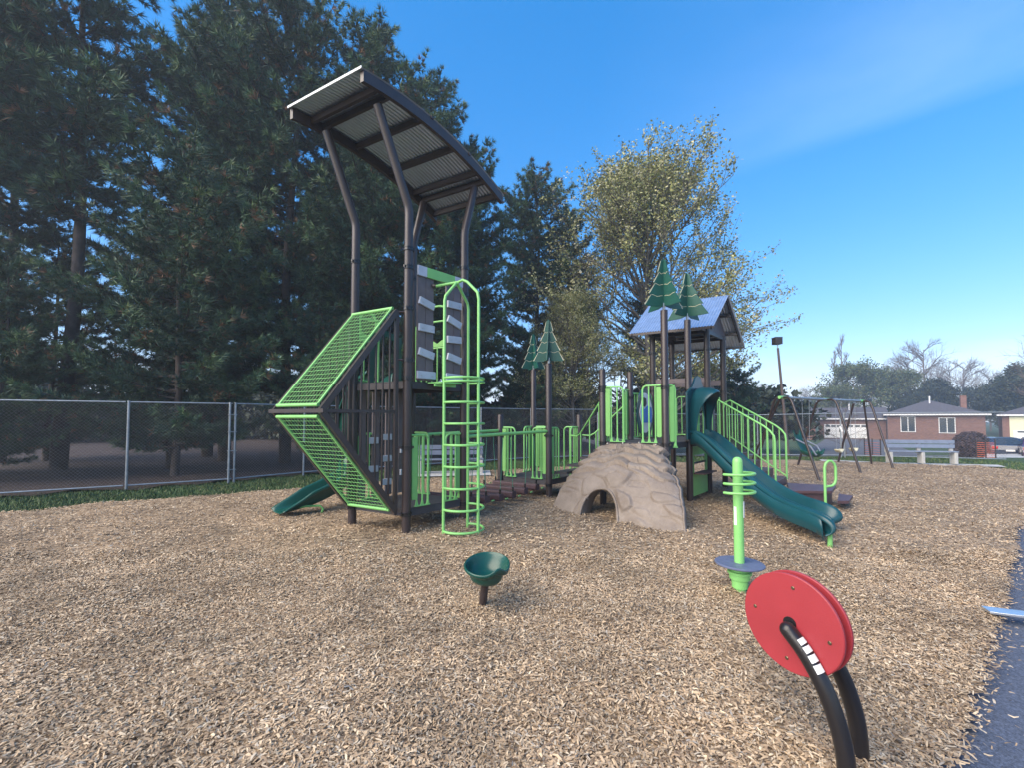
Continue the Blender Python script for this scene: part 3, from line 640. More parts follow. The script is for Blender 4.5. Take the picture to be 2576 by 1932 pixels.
for q in (-.62, .62):       # gable boards over the posts
    o0 = cen + ex_ * q * 1.17 * .5 / .62 * .98 + V(0, 0, 0); b = MB(); hw = LD * .78
    b.prism([(-hw, ze - .02), (hw, ze - .02), (hw * .9, ze + .12), (.12, zr - .16), (-.12, zr - .16), (-hw * .9, ze + .12)], o0, ey_, V(0, 0, 1), .03); b.build('gable_board', PLANK, roof2)
for p, q in ((U3, U1), (U4, U2), (U3, U4), (U1, U2)):
    b = MB(); b.beam(V(*p, 3.60), V(*q, 3.60), .05, .08); b.build('header_beam', BROWN, ph)
# plank wall on far side and beam between
b = MB()
for k in range(3):
    p = U3 + (U4 - U3) * (.12 + .10 * k); b.box(V(*p, 1.8) , nrm(V(*f1, 0)) * .052, nrm(V(*f2, 0)) * .012, V(0, 0, .57))
b.build('plank_wall', PLANK, ph)
b = MB(); b.beam(V(*(U1), 2.52), V(*(U3), 2.52), .03, .10); b.beam(V(*(U2), 2.52), V(*(U4), 2.52), .03, .14); b.build('header_board', PLANK, ph)
# activity panel between Q2 and U1
pm = (Q2 + U1) / 2; exq = nrm(V(*f1, 0)); nq = nrm(V(f2[0], f2[1], 0))
oct_ = [(.42 * math.cos(t) * (1 if abs(math.cos(t)) < .8 else .95), .55 * math.sin(t)) for t in np.linspace(0, 2 * math.pi, 17)[:-1]]
c0 = V(*pm, 1.78) - nq * .06
b = MB(); b.prism(oct_, c0, exq, V(0, 0, 1), .03); ap = b.build('activity_panel', TEAL, ph)
b = MB(); b.prism([(.30 * math.cos(t) + .02 * math.cos(5 * t), .44 * math.sin(t) + .02 * math.sin(4 * t)) for t in np.linspace(0, 2 * math.pi, 33)[:-1]], c0 - nq * .022, exq, V(0, 0, 1), .012); b.build('white_border', WHITE, ap)
b = MB(); b.prism([(-.25, -.22), (.25, -.22), (.27, 0), (.25, .12), (.05, .16), (-.1, .08), (-.26, .12)], c0 - nq * .034, exq, V(0, 0, 1), .01); b.build('blue_inlay', BLUE, ap)
b = MB(); b.prism([(-.2, .16), (-.08, .13), (.0, .2), (-.02, .32), (-.14, .34), (-.2, .26)], c0 - nq * .034, exq, V(0, 0, 1), .01); b.build('window_inlay', DECK, ap)
# rock climber
def rock_climber():
    bl, brr = V(.70, 8.02), V(2.44, 6.27); tl, tr = V(*(Q1 + (R1 - Q1) * -.02)), V(*(Q1 + (R1 - Q1) * .95))
    ns, nt = 220, 150; S, Tt = np.meshgrid(np.linspace(0, 1, ns), np.linspace(0, 1, nt))
    fy = Tt ** 1.0; hz = DH * (1 - (1 - Tt) ** 1.0)
    prof_out = (1 - Tt) ; bulge = .16 * np.sin(math.pi * Tt)
    base = bl[None, None] + (brr - bl)[None, None] * S[..., None]; top = tl + (tr - tl) * S[..., None]
    XY = base * (1 - Tt)[..., None] + top * Tt[..., None]
    out = -nrm(f1); XY = XY + out * (bulge * (.5 + .5 * np.sin(math.pi * S)))[..., None]
    XY = XY - nrm(f2) * (np.sin(math.pi * Tt) * (.11 * np.maximum(0, S - .5) - .08 * np.maximum(0, .5 - S)) * 2)[..., None]
    Z = hz + .20 * np.sin(math.pi * Tt) * (.4 + .6 * np.sin(math.pi * S)) - .02
    sh = np.minimum(1, np.minimum(S, 1 - S) / .09); Z = Z - .16 * Tt * (1 - sh) ** 2 
    P = np.concatenate([XY, Z[..., None]], -1)
    # facets: layered ledges high up, big polygonal stones low down
    D = np.zeros(S.shape)
    r2 = np.random.default_rng(3)
    sites = r2.random((46, 2)); heights = r2.uniform(-.02, .03, 46); tx = r2.normal(0, .12, 46); ty = r2.normal(0, .12, 46)
    for i in range(nt):
        for_d = np.hypot((S[i][:, None] - sites[None, :, 0]) * 1.0, (Tt[i][:, None] - sites[None, :, 1]) * (.9 + 1.6 * Tt[i][:, None]))
        k = for_d.argsort(1)[:, :2]; d0 = np.take_along_axis(for_d, k[:, :1], 1)[:, 0]; d1 = np.take_along_axis(for_d, k[:, 1:2], 1)[:, 0]
        kk = k[:, 0]; edge = np.clip((d1 - d0) / .05, 0, 1); edge = edge * edge * (3 - 2 * edge)
        D[i] = (heights[kk] + tx[kk] * (S[i] - sites[kk, 0]) + ty[kk] * (Tt[i] - sites[kk, 1])) * edge - .003 * (1 - edge)
    lay = Tt * 7.5 + .35 * np.sin(S * 9) + .2 * np.sin(S * 23); fr = lay - np.floor(lay)
    led = (fr ** 1.5) * -.05 + .02 + .02 * np.sin(S * 14 + np.floor(lay) * 2.1) * np.sin(S * 5 + np.floor(lay)); wmix = sstep((Tt - .35) / .25); D = D * (1 - .35 * wmix) + led * wmix
    fade = np.minimum(1, Tt / .05) * np.minimum(1, (1 - Tt) / .05)
    dP = np.gradient(P, axis=1); dQ = np.gradient(P, axis=0); Nn = np.cross(dP, dQ); Nn /= np.linalg.norm(Nn, axis=-1, keepdims=True) + 1e-9
    if (Nn[nt // 2, ns // 2][1] > 0): Nn = -Nn
    P = P + Nn * (D * (.25 + .75 * fade))[..., None] * 1.55
    # arch opening
    sc_, hw = .415, .145
    X = (S - sc_) / hw; hgt = .27 * np.sqrt(np.clip(1 - np.abs(X) ** 2.4, 0, 1))
    hole = (Tt < hgt) & (np.abs(X) < 1)
    hc = hole[:-1, :-1] | hole[1:, 1:] | hole[:-1, 1:] | hole[1:, :-1]
    ii, jj = np.nonzero(~hc); a = ii * ns + jj; F = np.stack([a, a + 1, a + ns + 1, a + ns], 1)
    # snap boundary rows onto the arch curve for a clean rim
    o = fast_mesh('rock_climber', P, F, ROCK); o.data.polygons.foreach_set('use_smooth', [True] * len(F)); attach(o, ph)
    md = o.modifiers.new('thick', 'SOLIDIFY'); md.thickness = .05; md.offset = -1 
    # arch rim as a rolled lip
    def surf(s, t):
        i = min(max(t * (nt - 1), 0), nt - 1.001); j = min(max(s * (ns - 1), 0), ns - 1.001); i0, j0 = int(i), int(j); return P[i0, j0] * (1 - (i - i0)) * (1 - (j - j0)) + P[i0 + 1, j0] * (i - i0) * (1 - (j - j0)) + P[i0, j0 + 1] * (1 - (i - i0)) * (j - j0) + P[i0 + 1, j0 + 1] * (i - i0) * (j - j0)
    q = np.linspace(-1, 1, 41); pts = [surf(sc_ + hw * 1.03 * math.sin(x * math.pi / 2), .28 * math.sqrt(max(0, 1 - abs(math.sin(x * math.pi / 2)) ** 2.4))) for x in q]
    b = MB(); inner = V(*(nrm(f1) * .34), 0)
    for sgn in (0,):
        rows = [[p + V(*out, 0) * .012 for p in pts], [p + inner * .1 for p in pts], [p + inner for p in pts]]; b.grid(rows)
    rim = b.build('tunnel_rim', ROCK, o, smooth=60); md = rim.modifiers.new('thick', 'SOLIDIFY'); md.thickness = .025; md.offset = 0
    b = MB(); b.tube([p + V(*out, 0) * .004 for p in pts], .022, 8); b.build('rim_lip', ROCK, o, smooth=60)
    for side, s0 in (('l', 0.0), ('r', 1.0)):      # turned-in side flanges
        rows = []; edge = [surf(s0, t) for t in np.linspace(0, 1, 30)]; inn = V(*(nrm(f1)), 0) * .10
        b = MB(); b.grid([edge, [p + inn * .4 for p in edge], [p + inn * 1.0 + V(0, 0, -.02) for p in edge]]); fl = b.build('side_flange', ROCK, o, smooth=60); md = fl.modifiers.new('thick', 'SOLIDIFY'); md.thickness = .02
    for s in (.12, .38, .64, .90):
        p = surf(s, .985) + V(0, 0, .01); b = MB(); b.lathe(p - V(*out, 0) * .0, [(.016, 0), (.016, .018), (.008, .024)], 12, axis=(out[0], out[1], .5)); b.build('bolt', BOLT, o)
rock_climber()
# double slide from the R2-U3 side
def double_slide():
    near_top = V(3.53, 8.66); far_top = V(4.12, 9.33); mid = (near_top + far_top) / 2; wd = nrm(far_top - near_top)
    ne = V(4.08, 5.78); W = .84; endc = ne + wd * W / 2 + V(-.0, .0)
    pts = []
    prof = [(0, DH + .02), (.05, DH + .02), (.14, 1.12), (.30, .86), (.45, .62), (.60, .42), (.72, .305), (.84, .245), (.93, .22), (.985, .18), (1.0, .12)]
    for f, z in prof:
        c = mid + (endc - mid) * f; pts.append(V(*c, z))
    path = spline(pts, 60)
    o = chute(ph, path, W, .17, TEAL, 'slide', lanes=2, widthdir=lambda t: V(*wd, 0), th=.03, wallf=lambda t: 1 if t < .9 else max(.1, 1 - ((t - .9) / .1) ** 2 * .9))
    o['label'] = 'wide double slide with two lanes'
    # skirt: outer side walls hanging down
    b = MB()
    for sg in (-1, 1):
        rows = []
        for i in range(58):
            t = i / 59; p = path[i] + V(*wd, 0) * sg * (W / 2 + .055); g = 1 if t < .9 else max(.1, 1 - ((t - .9) / .1) ** 2 * .9)
            rows.append([p + V(0, 0, (.15) * g), p + V(0, 0, .0), p + V(*wd, 0) * -sg * .03 + V(0, 0, -.07), p + V(*wd, 0) * -sg * .12 + V(0, 0, -.085)])
        b.grid(rows)
    sk = b.build('side_wall', TEAL, o, smooth=50); md = sk.modifiers.new('thick', 'SOLIDIFY'); md.thickness = .012; md.offset = 0
    lp = path[54]; foot = V(4.17, 5.80, 0)
    b = MB(); b.tube([foot + V(0, 0, -.1), foot + V(0, 0, .16)], .03, 10); b.build('slide_leg', LIME, ph)
    # hood : arched tunnel in front of the deck edge
    rows = []; dn = nrm(endc - mid); N = 22
    for i, (ext, sc, lift) in enumerate([(-.02, 1.0, .0), (.06, .98, .03), (.26, .95, .03), (.50, .90, -.02), (.60, .88, -.08)]):
        row = []
        for k in range(N):
            q = math.pi * k / (N - 1); x = -math.cos(q) * (W / 2 + .06) * sc; hh = (.92 + lift) * (math.sin(q) ** .45) if 0 < k < N - 1 else 0
            cut = max(0, (1 - math.sin(q)) ** 1.5) * ext * .0
            ee = ext * (.30 + .85 * math.sin(q) ** 1.2)
            row.append(V(*(mid + wd * x + V(dn[0], dn[1]) * ee), DH + .12 + hh))
        rows.append(row)
    b = MB(); b.grid(rows); h = b.build('slide_hood', TEAL, ph, smooth=60); md = h.modifiers.new('thick', 'SOLIDIFY'); md.thickness = .03; md.offset = 0; md = h.modifiers.new('sub', 'SUBSURF'); md.levels = 1; md.render_levels = 1
    e_ = V(*wd, 0); wv = W / 2 + .10
    b = MB(); opening = [(-W / 2 + .03, 0), (-W / 2 + .03, .45), (-.26, .80), (0, .86), (.26, .80), (W / 2 - .03, .45), (W / 2 - .03, 0)]
    outer = [(wv, 0), (wv, .90), (.30, 1.06), (.15, 1.26), (0, 1.30), (-.15, 1.26), (-.34, 1.06), (-wv - .12, .92), (-wv - .12, 0)]
    b.prism(opening + outer, V(*mid, DH + .04), e_, V(0, 0, 1), .035); b.build('hood_panel', TEAL, ph, smooth=0)
    b = MB(); b.prism([(-.05, 0), (.05, 0), (.05, .55), (-.05, .55)], V(*mid, DH + .04), e_, V(0, 0, 1), .03); b.build('centre_divider', LIMEP, ph)
double_slide()
# shop counter panel below the deck, between R2 and U3
b = MB(); P0 = V(*(R2 + (U3 - R2) * .10), 0); exs = nrm(V(*f1, 0)); wS = .92
fr_ = [(0, .08), (wS, .08), (wS, 1.05), (0, 1.05)]
for x0, x1, z0, z1 in ((0, .12, .08, 1.08), (wS - .12, wS, .08, 1.08), (.12, wS - .12, .08, .52), (.12, wS - .12, .90, 1.08)): b.box(P0 + exs * (x0 + x1) / 2 + V(0, 0, (z0 + z1) / 2), exs * (x1 - x0) / 2, nrm(V(*f2, 0)) * .01, V(0, 0, (z1 - z0) / 2))
cp = b.build('counter_panel', LIMEP, ph)
b = MB(); b.box(P0 + exs * wS / 2 - nrm(V(*f2, 0)) * .10 + V(0, 0, .535), exs * wS * .42, nrm(V(*f2, 0)) * .12, V(0, 0, .012)); b.build('shelf', MAROON, cp)
b = MB(); b.tube([P0 + exs * .12 + V(0, 0, .74), P0 + exs * (wS - .12) + V(0, 0, .74)], .02, 8); b.build('crossbar', BROWN, cp)
b = MB()
P0 = V(*(Q2 + (U1 - Q2) * .1), 0)
for x0, x1, z0, z1 in ((0, wS, .95, 1.06),): b.box(P0 + exs * (x0 + x1) / 2 + V(0, 0, (z0 + z1) / 2), exs * (x1 - x0) / 2, nrm(V(*f2, 0)) * .01, V(0, 0, (z1 - z0) / 2))
b.build('fascia_board', LIMEP, ph)
b = MB(); b.lathe((3.15, 8.9, 0), [(.17, .0), (.19, .12), (.15, .22), (.05, .26)], 16); b.build('stool', GREENP, ph)
# stairs with rails from U3-U4 to the transfer platform
def stairs():
    s0, s1_ = V(*U3), V(4.98, 8.30); wv = nrm(V(*f1)) * 1.02; dirv = s1_ - s0; n = 5; L_ = np.linalg.norm(dirv); du = dirv / L_
    b = MB()
    for k in range(n):
        f0, f1_ = .04 + k / n * .96, .04 + (k + 1) / n * .96; z = DH - (DH - .30) * (k + 1) / (n + 1); c = s0 + dirv * (f0 + f1_) / 2 + wv / 2 + nrm(wv) * .06
        b.box(V(*c, z - .075), V(*dirv, 0) * (f1_ - f0) / 2 * 1.0, V(*wv, 0) * .47, V(0, 0, .075))
    b.build('stair', MAROON, ph, bevel=.004)
    c = s0 + dirv * 1.05
    b = MB(); poly = [(5.02, 7.98), (5.78, 7.96), (6.35, 8.62), (5.62, 9.0)]
    b.prism(poly, (0, 0, .315), (1, 0, 0), (0, 1, 0), .05); b.prism([(5.06, 8.03), (5.72, 8.01), (6.25, 8.6), (5.62, 8.93)], (0, 0, .14), (1, 0, 0), (0, 1, 0), .3); b.build('transfer_platform', MAROON, ph, bevel=.006)
    b = MB(); b.prism([(5.80, 7.85), (6.0, 7.85), (6.5, 8.4), (6.38, 8.6)], (0, 0, .16), (1, 0, 0), (0, 1, 0), .05); b.build('low_step', MAROON, ph)
    for off in (0., 1.):
        o0 = s0 + wv * off + nrm(wv) * .06 * (1 - 2 * off) * -.3; b = MB()
        at = lambda f, z: V(*(o0 + dirv * f), z)
        zt = lambda f: DH + .85 - (DH - .38) * f * 1.0 + (.05 if f < .1 else 0)
        top = [at(.02, DH + .70), at(.05, DH + .83), at(.14, DH + .88)] + [at(f, DH + .88 - (f - .14) * .80) for f in (.3, .5, .7, .86)]
        e_z = top[-1][2]; top += [at(.94, e_z - .09), at(.99, e_z - .18), at(1.0, e_z - .28), at(1.0, .40)]
        b.tube(top, .019, 10); b.tube([at(.14, DH + .02), at(1.0, DH - .74)], .015, 8); b.tube([at(.02, DH + .7), at(.02, DH)], .016, 8)
        for k in range(10):
            f = .08 + .092 * k; zz = DH + .87 - max(0, f - .14) * .80; b.tube([at(f, max(DH - (f - .14) * .86, .3) if k else DH), at(f, zz)], .011, 8)
        b.build('stair_rail', LIME, ph)
    # loop handle on the transfer platform
    y_ = 7.62; x_ = 5.42; b = MB(); w_ = .19
    b.tube([(x_, y_, -.1), (x_, y_, .80), (x_ + .02, y_, .87), (x_ + .07, y_, .915), (x_ + .12, y_ , .915), (x_ + .17, y_, .87), (x_ + .19, y_, .80), (x_ + .19, y_, .60), (x_ + .17, y_, .53), (x_ + .12, y_, .485), (x_ + .0, y_, .47)], .022, 12); b.build('loop_handle', LIME, ph)
stairs()
# short stair with handrail from the low platform up to the playhouse deck
def mid_stairs():
    b = MB(); s0 = V(*(Pd * .35 + (Pc * .65))) ; s0 = (Pc + Pd) / 2 + .0; s1_ = (Q1 + Q2) / 2; dv = s1_ - s0; wv = nrm(V(*f1)) * .9
    for k in range(4):
        f = (k + .5) / 4; z = DM + (DH - DM) * (k + 1) / 5; c = s0 + dv * f; b.box(V(*c, z - .03), V(*dv, 0) / 8, V(*wv, 0) * .45, V(0, 0, .025))
    b.build('stair', DECK, ph)
    for sg, o in ((-.5, Pc * .45 + Pd * .55), (.5, Pd)):
        pass
    for p, q in ((V(*Pd), V(*Q2)), (V(*(Pc * .3 + Pd * .7)), V(*Q1))):
        b = MB(); at = lambda f, z: V(*(p + (q - p) * f), z)
        b.tube([at(.02, 1.28), at(.22, 1.27), at(.32, 1.33), at(.95, 2.0)], .017, 10)
        for f in (.34, .62, .9): b.tube([at(f, DM + .75 * f), at(f, 1.32 + (f - .3) * 1.06)], .012, 8)
        b.build('stair_rail', LIME, ph)
mid_stairs()

# ------------------------------------------------------------------ free standing toys
def bucket():
    t = thing('bucket_spinner', 'dark green tilted bucket seat on a short brown post in the wood chips', 'spinner seat', (-.27, 3.88, 0))
    ax = nrm(V(.10, -.07, 1)); base = V(-.272, 3.90, 0); top = V(-.232, 3.87, .235)
    b = MB(); b.tube([base - V(0, 0, .1) , top], .034, 16); b.build('post', BROWN, t)
    b = MB(); b.box(base + V(.018, -.030, .045), V(.018, .004, 0), V(0, .003, 0), V(0, 0, .045)); b.build('sticker', WHITE, t)
    c = top + ax * -.02; u_ = nrm(np.cross(ax, V(0, 1, 0))); w_ = np.cross(ax, u_); rows = []; seg = 48
    prof = [(.03, .0), (.09, .008), (.135, .035), (.150, .085), (.156, .118), (.194, .130), (.202, .155), (.200, .175), (.190, .182), (.178, .170), (.160, .115), (.12, .065), (.05, .045), (.004, .043)]
    for r, h in prof:
        row = []
        for k in range(seg + 1):
            q = 2 * math.pi * k / seg; f = max(0, (h - .05) / .13)
            lift = f * (.035 * math.cos(q - 2.2) + .045 * math.exp(-((((q + 2.15 + math.pi) % (2 * math.pi)) - math.pi) / .33) ** 2) - .02 * math.exp(-((((q + 2.75 + math.pi) % (2 * math.pi)) - math.pi) / .4) ** 2))
            row.append(c + ax * (h + lift) + r * (math.cos(q) * u_ + math.sin(q) * -w_) * 1.0)
        rows.append(row)
    b = MB(); b.grid(rows); s = b.build('bucket_seat', GREENP, t, smooth=70); md = s.modifiers.new('s', 'SUBSURF'); md.levels = 1; md.render_levels = 1
    b = MB(); b.lathe(c + ax * .044, [(.012, 0), (.012, .012), (.005, .016)], 12, axis=ax); b.build('bolt', BOLT, t)
bucket()
def whirl():
    x, y = 2.13, 4.15; t = thing('stand_spinner', 'lime green stand-on spinner pole with grey disc and coiled handholds', 'spinner', (x, y, 0))
    b = MB(); r = .044
    b.lathe((x, y, 0), [(r, .30), (r, 1.235), (r * .93, 1.26), (r * .7, 1.278), (r * .3, 1.287), (0.001, 1.288)], 28); b.build('pole', LIME, t)
    b = MB(); b.lathe((x, y, 0), [(.05, -.1), (.05, .07), (.068, .075), (.072, .15), (.088, .155), (.092, .20), (.105, .205), (.105, .225), (.08, .23), (.078, .27)], 28); b.build('base', LIME, t)
    b = MB(); b.lathe((x, y, .283), [(.03, 0), (.205, 0), (.213, .006), (.213, .016), (.205, .022), (.03, .022)], 48); b.build('foot_disc', DISC, t)
    for z in (1.125, 1.04, .955):
        b = MB(); pts = ring(V(x, y, z), 0, .142, a0=-172, a1=70, n=34); pts = [p + V(0, 0, .012 * math.sin(i / 34 * 3)) for i, p in enumerate(pts)]; e = V(x + .03, y + .03, z + .0)
        b.tube(pts + [V(x + .06, y + .09, z), V(x + .02, y + .03, z - .005)], .0125, 12); b.build('handhold', LIME, t)
    b = MB(); b.box((x + .036, y - .03, .80), (.009, .008, 0), (.001, -.001, 0), (0, 0, .075)); b.box((x - .040, y - .020, .74), (.006, -.011, 0), (.001, .001, 0), (0, 0, .085)); b.build('sticker', WHITE, t)
whirl()
def disc_toy():
    n = nrm(V(.88, .475, 0)); c = V(1.365, 2.15, .672); t = thing('disc_spinner', 'red double disc held by two bent black pipes in the near corner', 'spinner wheel', (1.52, 2.0, 0))
    up = V(0, 0, 1); sd = nrm(np.cross(n, up))
    for k, off in ((0, -.032), (1, .032)):
        b = MB(); Rr = .230; b.lathe(c + n * (off - .009), [(.02, 0), (Rr - .004, 0), (Rr, .004), (Rr, .014), (Rr - .004, .018), (.02, .018)], 72, axis=n); d_ = b.build('disc', RED, t)
        for q in (12, 102, 192, 282):
            p = c + n * (off + (-.009 if k == 0 else .009)) + .172 * (math.cos(R(q - 18)) * -sd * -1 + math.sin(R(q - 18)) * up); bb = MB(); sg = -1 if k == 0 else 1
            bb.lathe(p, [(.0085, -.001), (.0085, .002), (.006, .004)], 12, axis=n * sg); bb.build('bolt', BRASS, d_)
    b = MB(); b.tube([c - n * .045, c + n * .045], .03, 20); b.build('hub', BLACK, t)
    for k, off in ((0, -.070), (1, .070)):
        o = c + n * off; foot = V(1.435, 1.93, 0) if k == 0 else V(1.63, 2.11, 0)
        h = o - foot; 
        pts = [foot + V(0, 0, -.1), foot, foot + V(0, 0, .10) - V(*(h[:2] * -.00), 0), foot + V(*(h[:2] * .06), .25), foot + V(*(h[:2] * .28), .42), foot + V(*(h[:2] * .62), .56), foot + V(*(h[:2] * .97), .650)]
        pts = spline(pts, 30); b = MB(); rs = [.036] * 30; b.tube(pts, rs, 24); b.lathe(pts[-1], [(.001, -.036)] + [(.036 * math.cos(a), .036 * math.sin(a)) for a in np.linspace(-1.4, 1.4, 11)] + [(.001, .036)], 24); pp = b.build('pipe', BLACK, t)
        if k == 0:
            q = MB()
            for j in range(4):
                i0 = 27.0 - j * 1.3; f = lambda s: pts[int(s)] * (1 - (s - int(s))) + pts[min(int(s) + 1, 29)] * (s - int(s))
                P_, Q_ = f(i0), f(i0 - 1.05); d = nrm(P_ - Q_); out = nrm(V(0, 0, 1.0) - n * .55 - d * np.dot(V(0, 0, 1.0) - n * .55, d)); rows = []
                side = np.cross(d, out)
                for e in (P_, Q_): rows.append([e + .0370 * (math.cos(a) * out + math.sin(a) * side) for a in np.linspace(-.2, .95, 7)])
                q.grid(rows)
            q.build('sticker', WHITE, pp)
disc_toy()

# ------------------------------------------------------------------ swing set
def swings():
    J = [V(8.05, 13.0), V(10.33, 14.36), V(12.55, 15.65)]; zt = 2.28
    t = thing('swing_set', 'brown three-bay swing frame with lime collars behind the stairs', 'swing set', (J[1][0], J[1][1], 0))
    b = MB(); b.tube([V(*J[0], zt), V(*J[2], zt)], .04, 14); b.build('top_bar', ZINC, t)
    feet = [[(8.25, 11.8), (7.85, 14.2)], [(10.6, 13.35), (10.0, 15.4)], [(12.65, 14.57), (12.35, 16.65)]]
    for k in range(3):
        for fx, fy in feet[k]:
            f = V(fx, fy); d = f - J[k]; u = nrm(d); b = MB()
            b.tube([V(*(J[k] + u * .02), zt), V(*(J[k] + u * .20), zt - .01), V(*(J[k] + u * .30), zt - .06), V(*(J[k] + u * .36), zt - .16), V(*f, -.05)], .035, 12); b.build('leg', BROWN, t)
        d = nrm(J[2] - J[0]); b = MB(); b.tube([V(*(J[k] - d * .17), zt), V(*(J[k] + d * .17), zt)], .047, 14); b.build('collar', LIME, t)
    for k, (fx, fy) in ((0, (8.0, 14.9)), (2, (13.1, 16.0))):
        b = MB(); d = nrm(J[2] - J[0]) * (1 if k else -1) * .12; b.tube([V(*(J[k] + d), zt - .03), V(fx, fy, -.05)], .03, 12); b.build('leg', BROWN, t)
    b = MB(); p = V(*feet[1][0], 0) * .42 + V(*J[1], zt) * .58; dd = nrm(V(*J[1], zt) - V(*feet[1][0], 0)); b.beam(p - dd * .09 + V(0, -.037, 0), p + dd * .09 + V(0, -.037, 0), .05, .006, up=(0, 1, 0)); b.build('label_plate', WHITE, t)
    for bay, fr, kind in ((0, .50, 'tot'), (1, .30, 'belt'), (1, .70, 'belt')):
        c = J[bay] + (J[bay + 1] - J[bay]) * fr; d = nrm(J[1] - J[0]); dn = V(d[1], -d[0])
        b = MB(); s = MB(); hw = .22 if kind == 'tot' else .2; zb = .50 if kind == 'tot' else .62
        for sg in (-1, 1):
            q = c + d * hw * sg; b.tube([V(*q, zt - .03), V(*(c + d * (hw - .04) * sg), zb + (.5 if kind == 'tot' else .0))], .006, 6); b.box(V(*q, zt - .05), (.02, 0, 0), (0, .02, 0), (0, 0, .04))
        if kind == 'tot':
            b.build('chain', ZINC, t); prof = [(-.30, .62), (-.22, .30), (-.10, .02), (.12, -.05), (.34, -.02), (.42, .06)]
            rows = [[V(*(c + d * x + dn * a), zb + z + .16 * abs(x / .2) ** 3) for x in np.linspace(-.2, .2, 9)] for a, z in prof]
            s.grid(rows); o = s.build('moulded_seat', GREENP, t, smooth=70); md = o.modifiers.new('t', 'SOLIDIFY'); md.thickness = .03
            s = MB(); s.tube([V(*(c + d * .2 * sg - dn * .2), zb + .5) for sg in (-1,)] + [V(*(c - d * .2 + dn * .2), zb + .30), V(*(c - d * .18 + dn * .34), zb + .05), V(*(c + d * .18 + dn * .34), zb + .05), V(*(c + d * .2 + dn * .2), zb + .30), V(*(c + d * .2 - dn * .2), zb + .5)], .025, 10); s.build('harness', BLUEP, o)
        else:
            b.build('chain', ZINC, t)
            rows = [[V(*(c + d * x + dn * a), zb - .11 * (1 - (x / .17) ** 2)) for x in np.linspace(-.17, .17, 11)] for a in (-.08, .08)]
            s.grid(rows); o = s.build('belt_seat', CREAM, t, smooth=70); md = o.modifiers.new('t', 'SOLIDIFY'); md.thickness = .015
    for bay in (0, 1):
        for fr in (.25, .38, .62, .75):
            c = J[bay] + (J[bay + 1] - J[bay]) * fr; b = MB(); b.tube([V(*c, zt - .10), V(*c, zt + .055)], .02, 8); b.build('hanger', ZINC, t)
swings()

# ------------------------------------------------------------------ benches, fences, lamp, odd things
BENCHP = mat('bench_plank', (.19, .23, .32), .5, var=.1)
def bench(x0, y0, x1, y1, label, gm=GREYB, n=3):
    p, q = V(x0, y0), V(x1, y1); d = nrm(q - p); nn = V(d[1], -d[0]); t = thing('park_bench', label, 'bench', (x0, y0, 0))
    for k in range(n):
        c = p + (q - p) * (k / (n - 1) * .96 + .02); b = MB()
        b.box(V(*c, .21), V(*d, 0) * .055, V(*nn, 0) * .14, V(0, 0, .21)); b.box(V(*(c - nn * .14), .62), V(*d, 0) * .06, V(*nn, 0) * .05, V(0, 0, .24)); b.build('leg', CONC, t, bevel=.02)
    for z, o, nm in ((.80, -.07, 'back_slat'), (.64, -.07, 'back_slat'), (.45, .10, 'seat_slat'), (.45, .0, 'seat_slat')):
        b = MB(); w, h = (.02, .065) if nm == 'back_slat' else (.045, .02); b.box(V(*((p + q) / 2 + nn * o), z), V(*(q - p), 0) / 2 * 1.03, V(*nn, 0) * w, V(0, 0, h)); b.build(nm, gm, t)
    return t
bench(14.0, 16.35, 16.05, 15.9, 'long grey plank bench with three concrete legs by the driveway fence', BENCHP)
bench(-2.75, 12.9, -.9, 13.2, 'grey slatted bench behind the lime ring ladder', BLUEP, 2)
flat('pavement', [(12.2, 17.3), (14, 15.95), (17.1, 15.2), (17.6, 15.9), (14.3, 16.8), (12.6, 18.0)], CONC, -.02)
flat('bench_pad', [(-3.2, 12.2), (-.6, 12.6), (-.7, 13.8), (-3.3, 13.4)], CONC, .03)
def board():
    b = MB(); b.box((4.45, 3.56, .04), (.46, -.19, 0), (.025, .06, 0), (0, 0, .010)); o = b.build('metal_strip', SILVER, bevel=.003); tag(o, 'flat silver metal strip lying across the path edge', 'metal strip')
board()
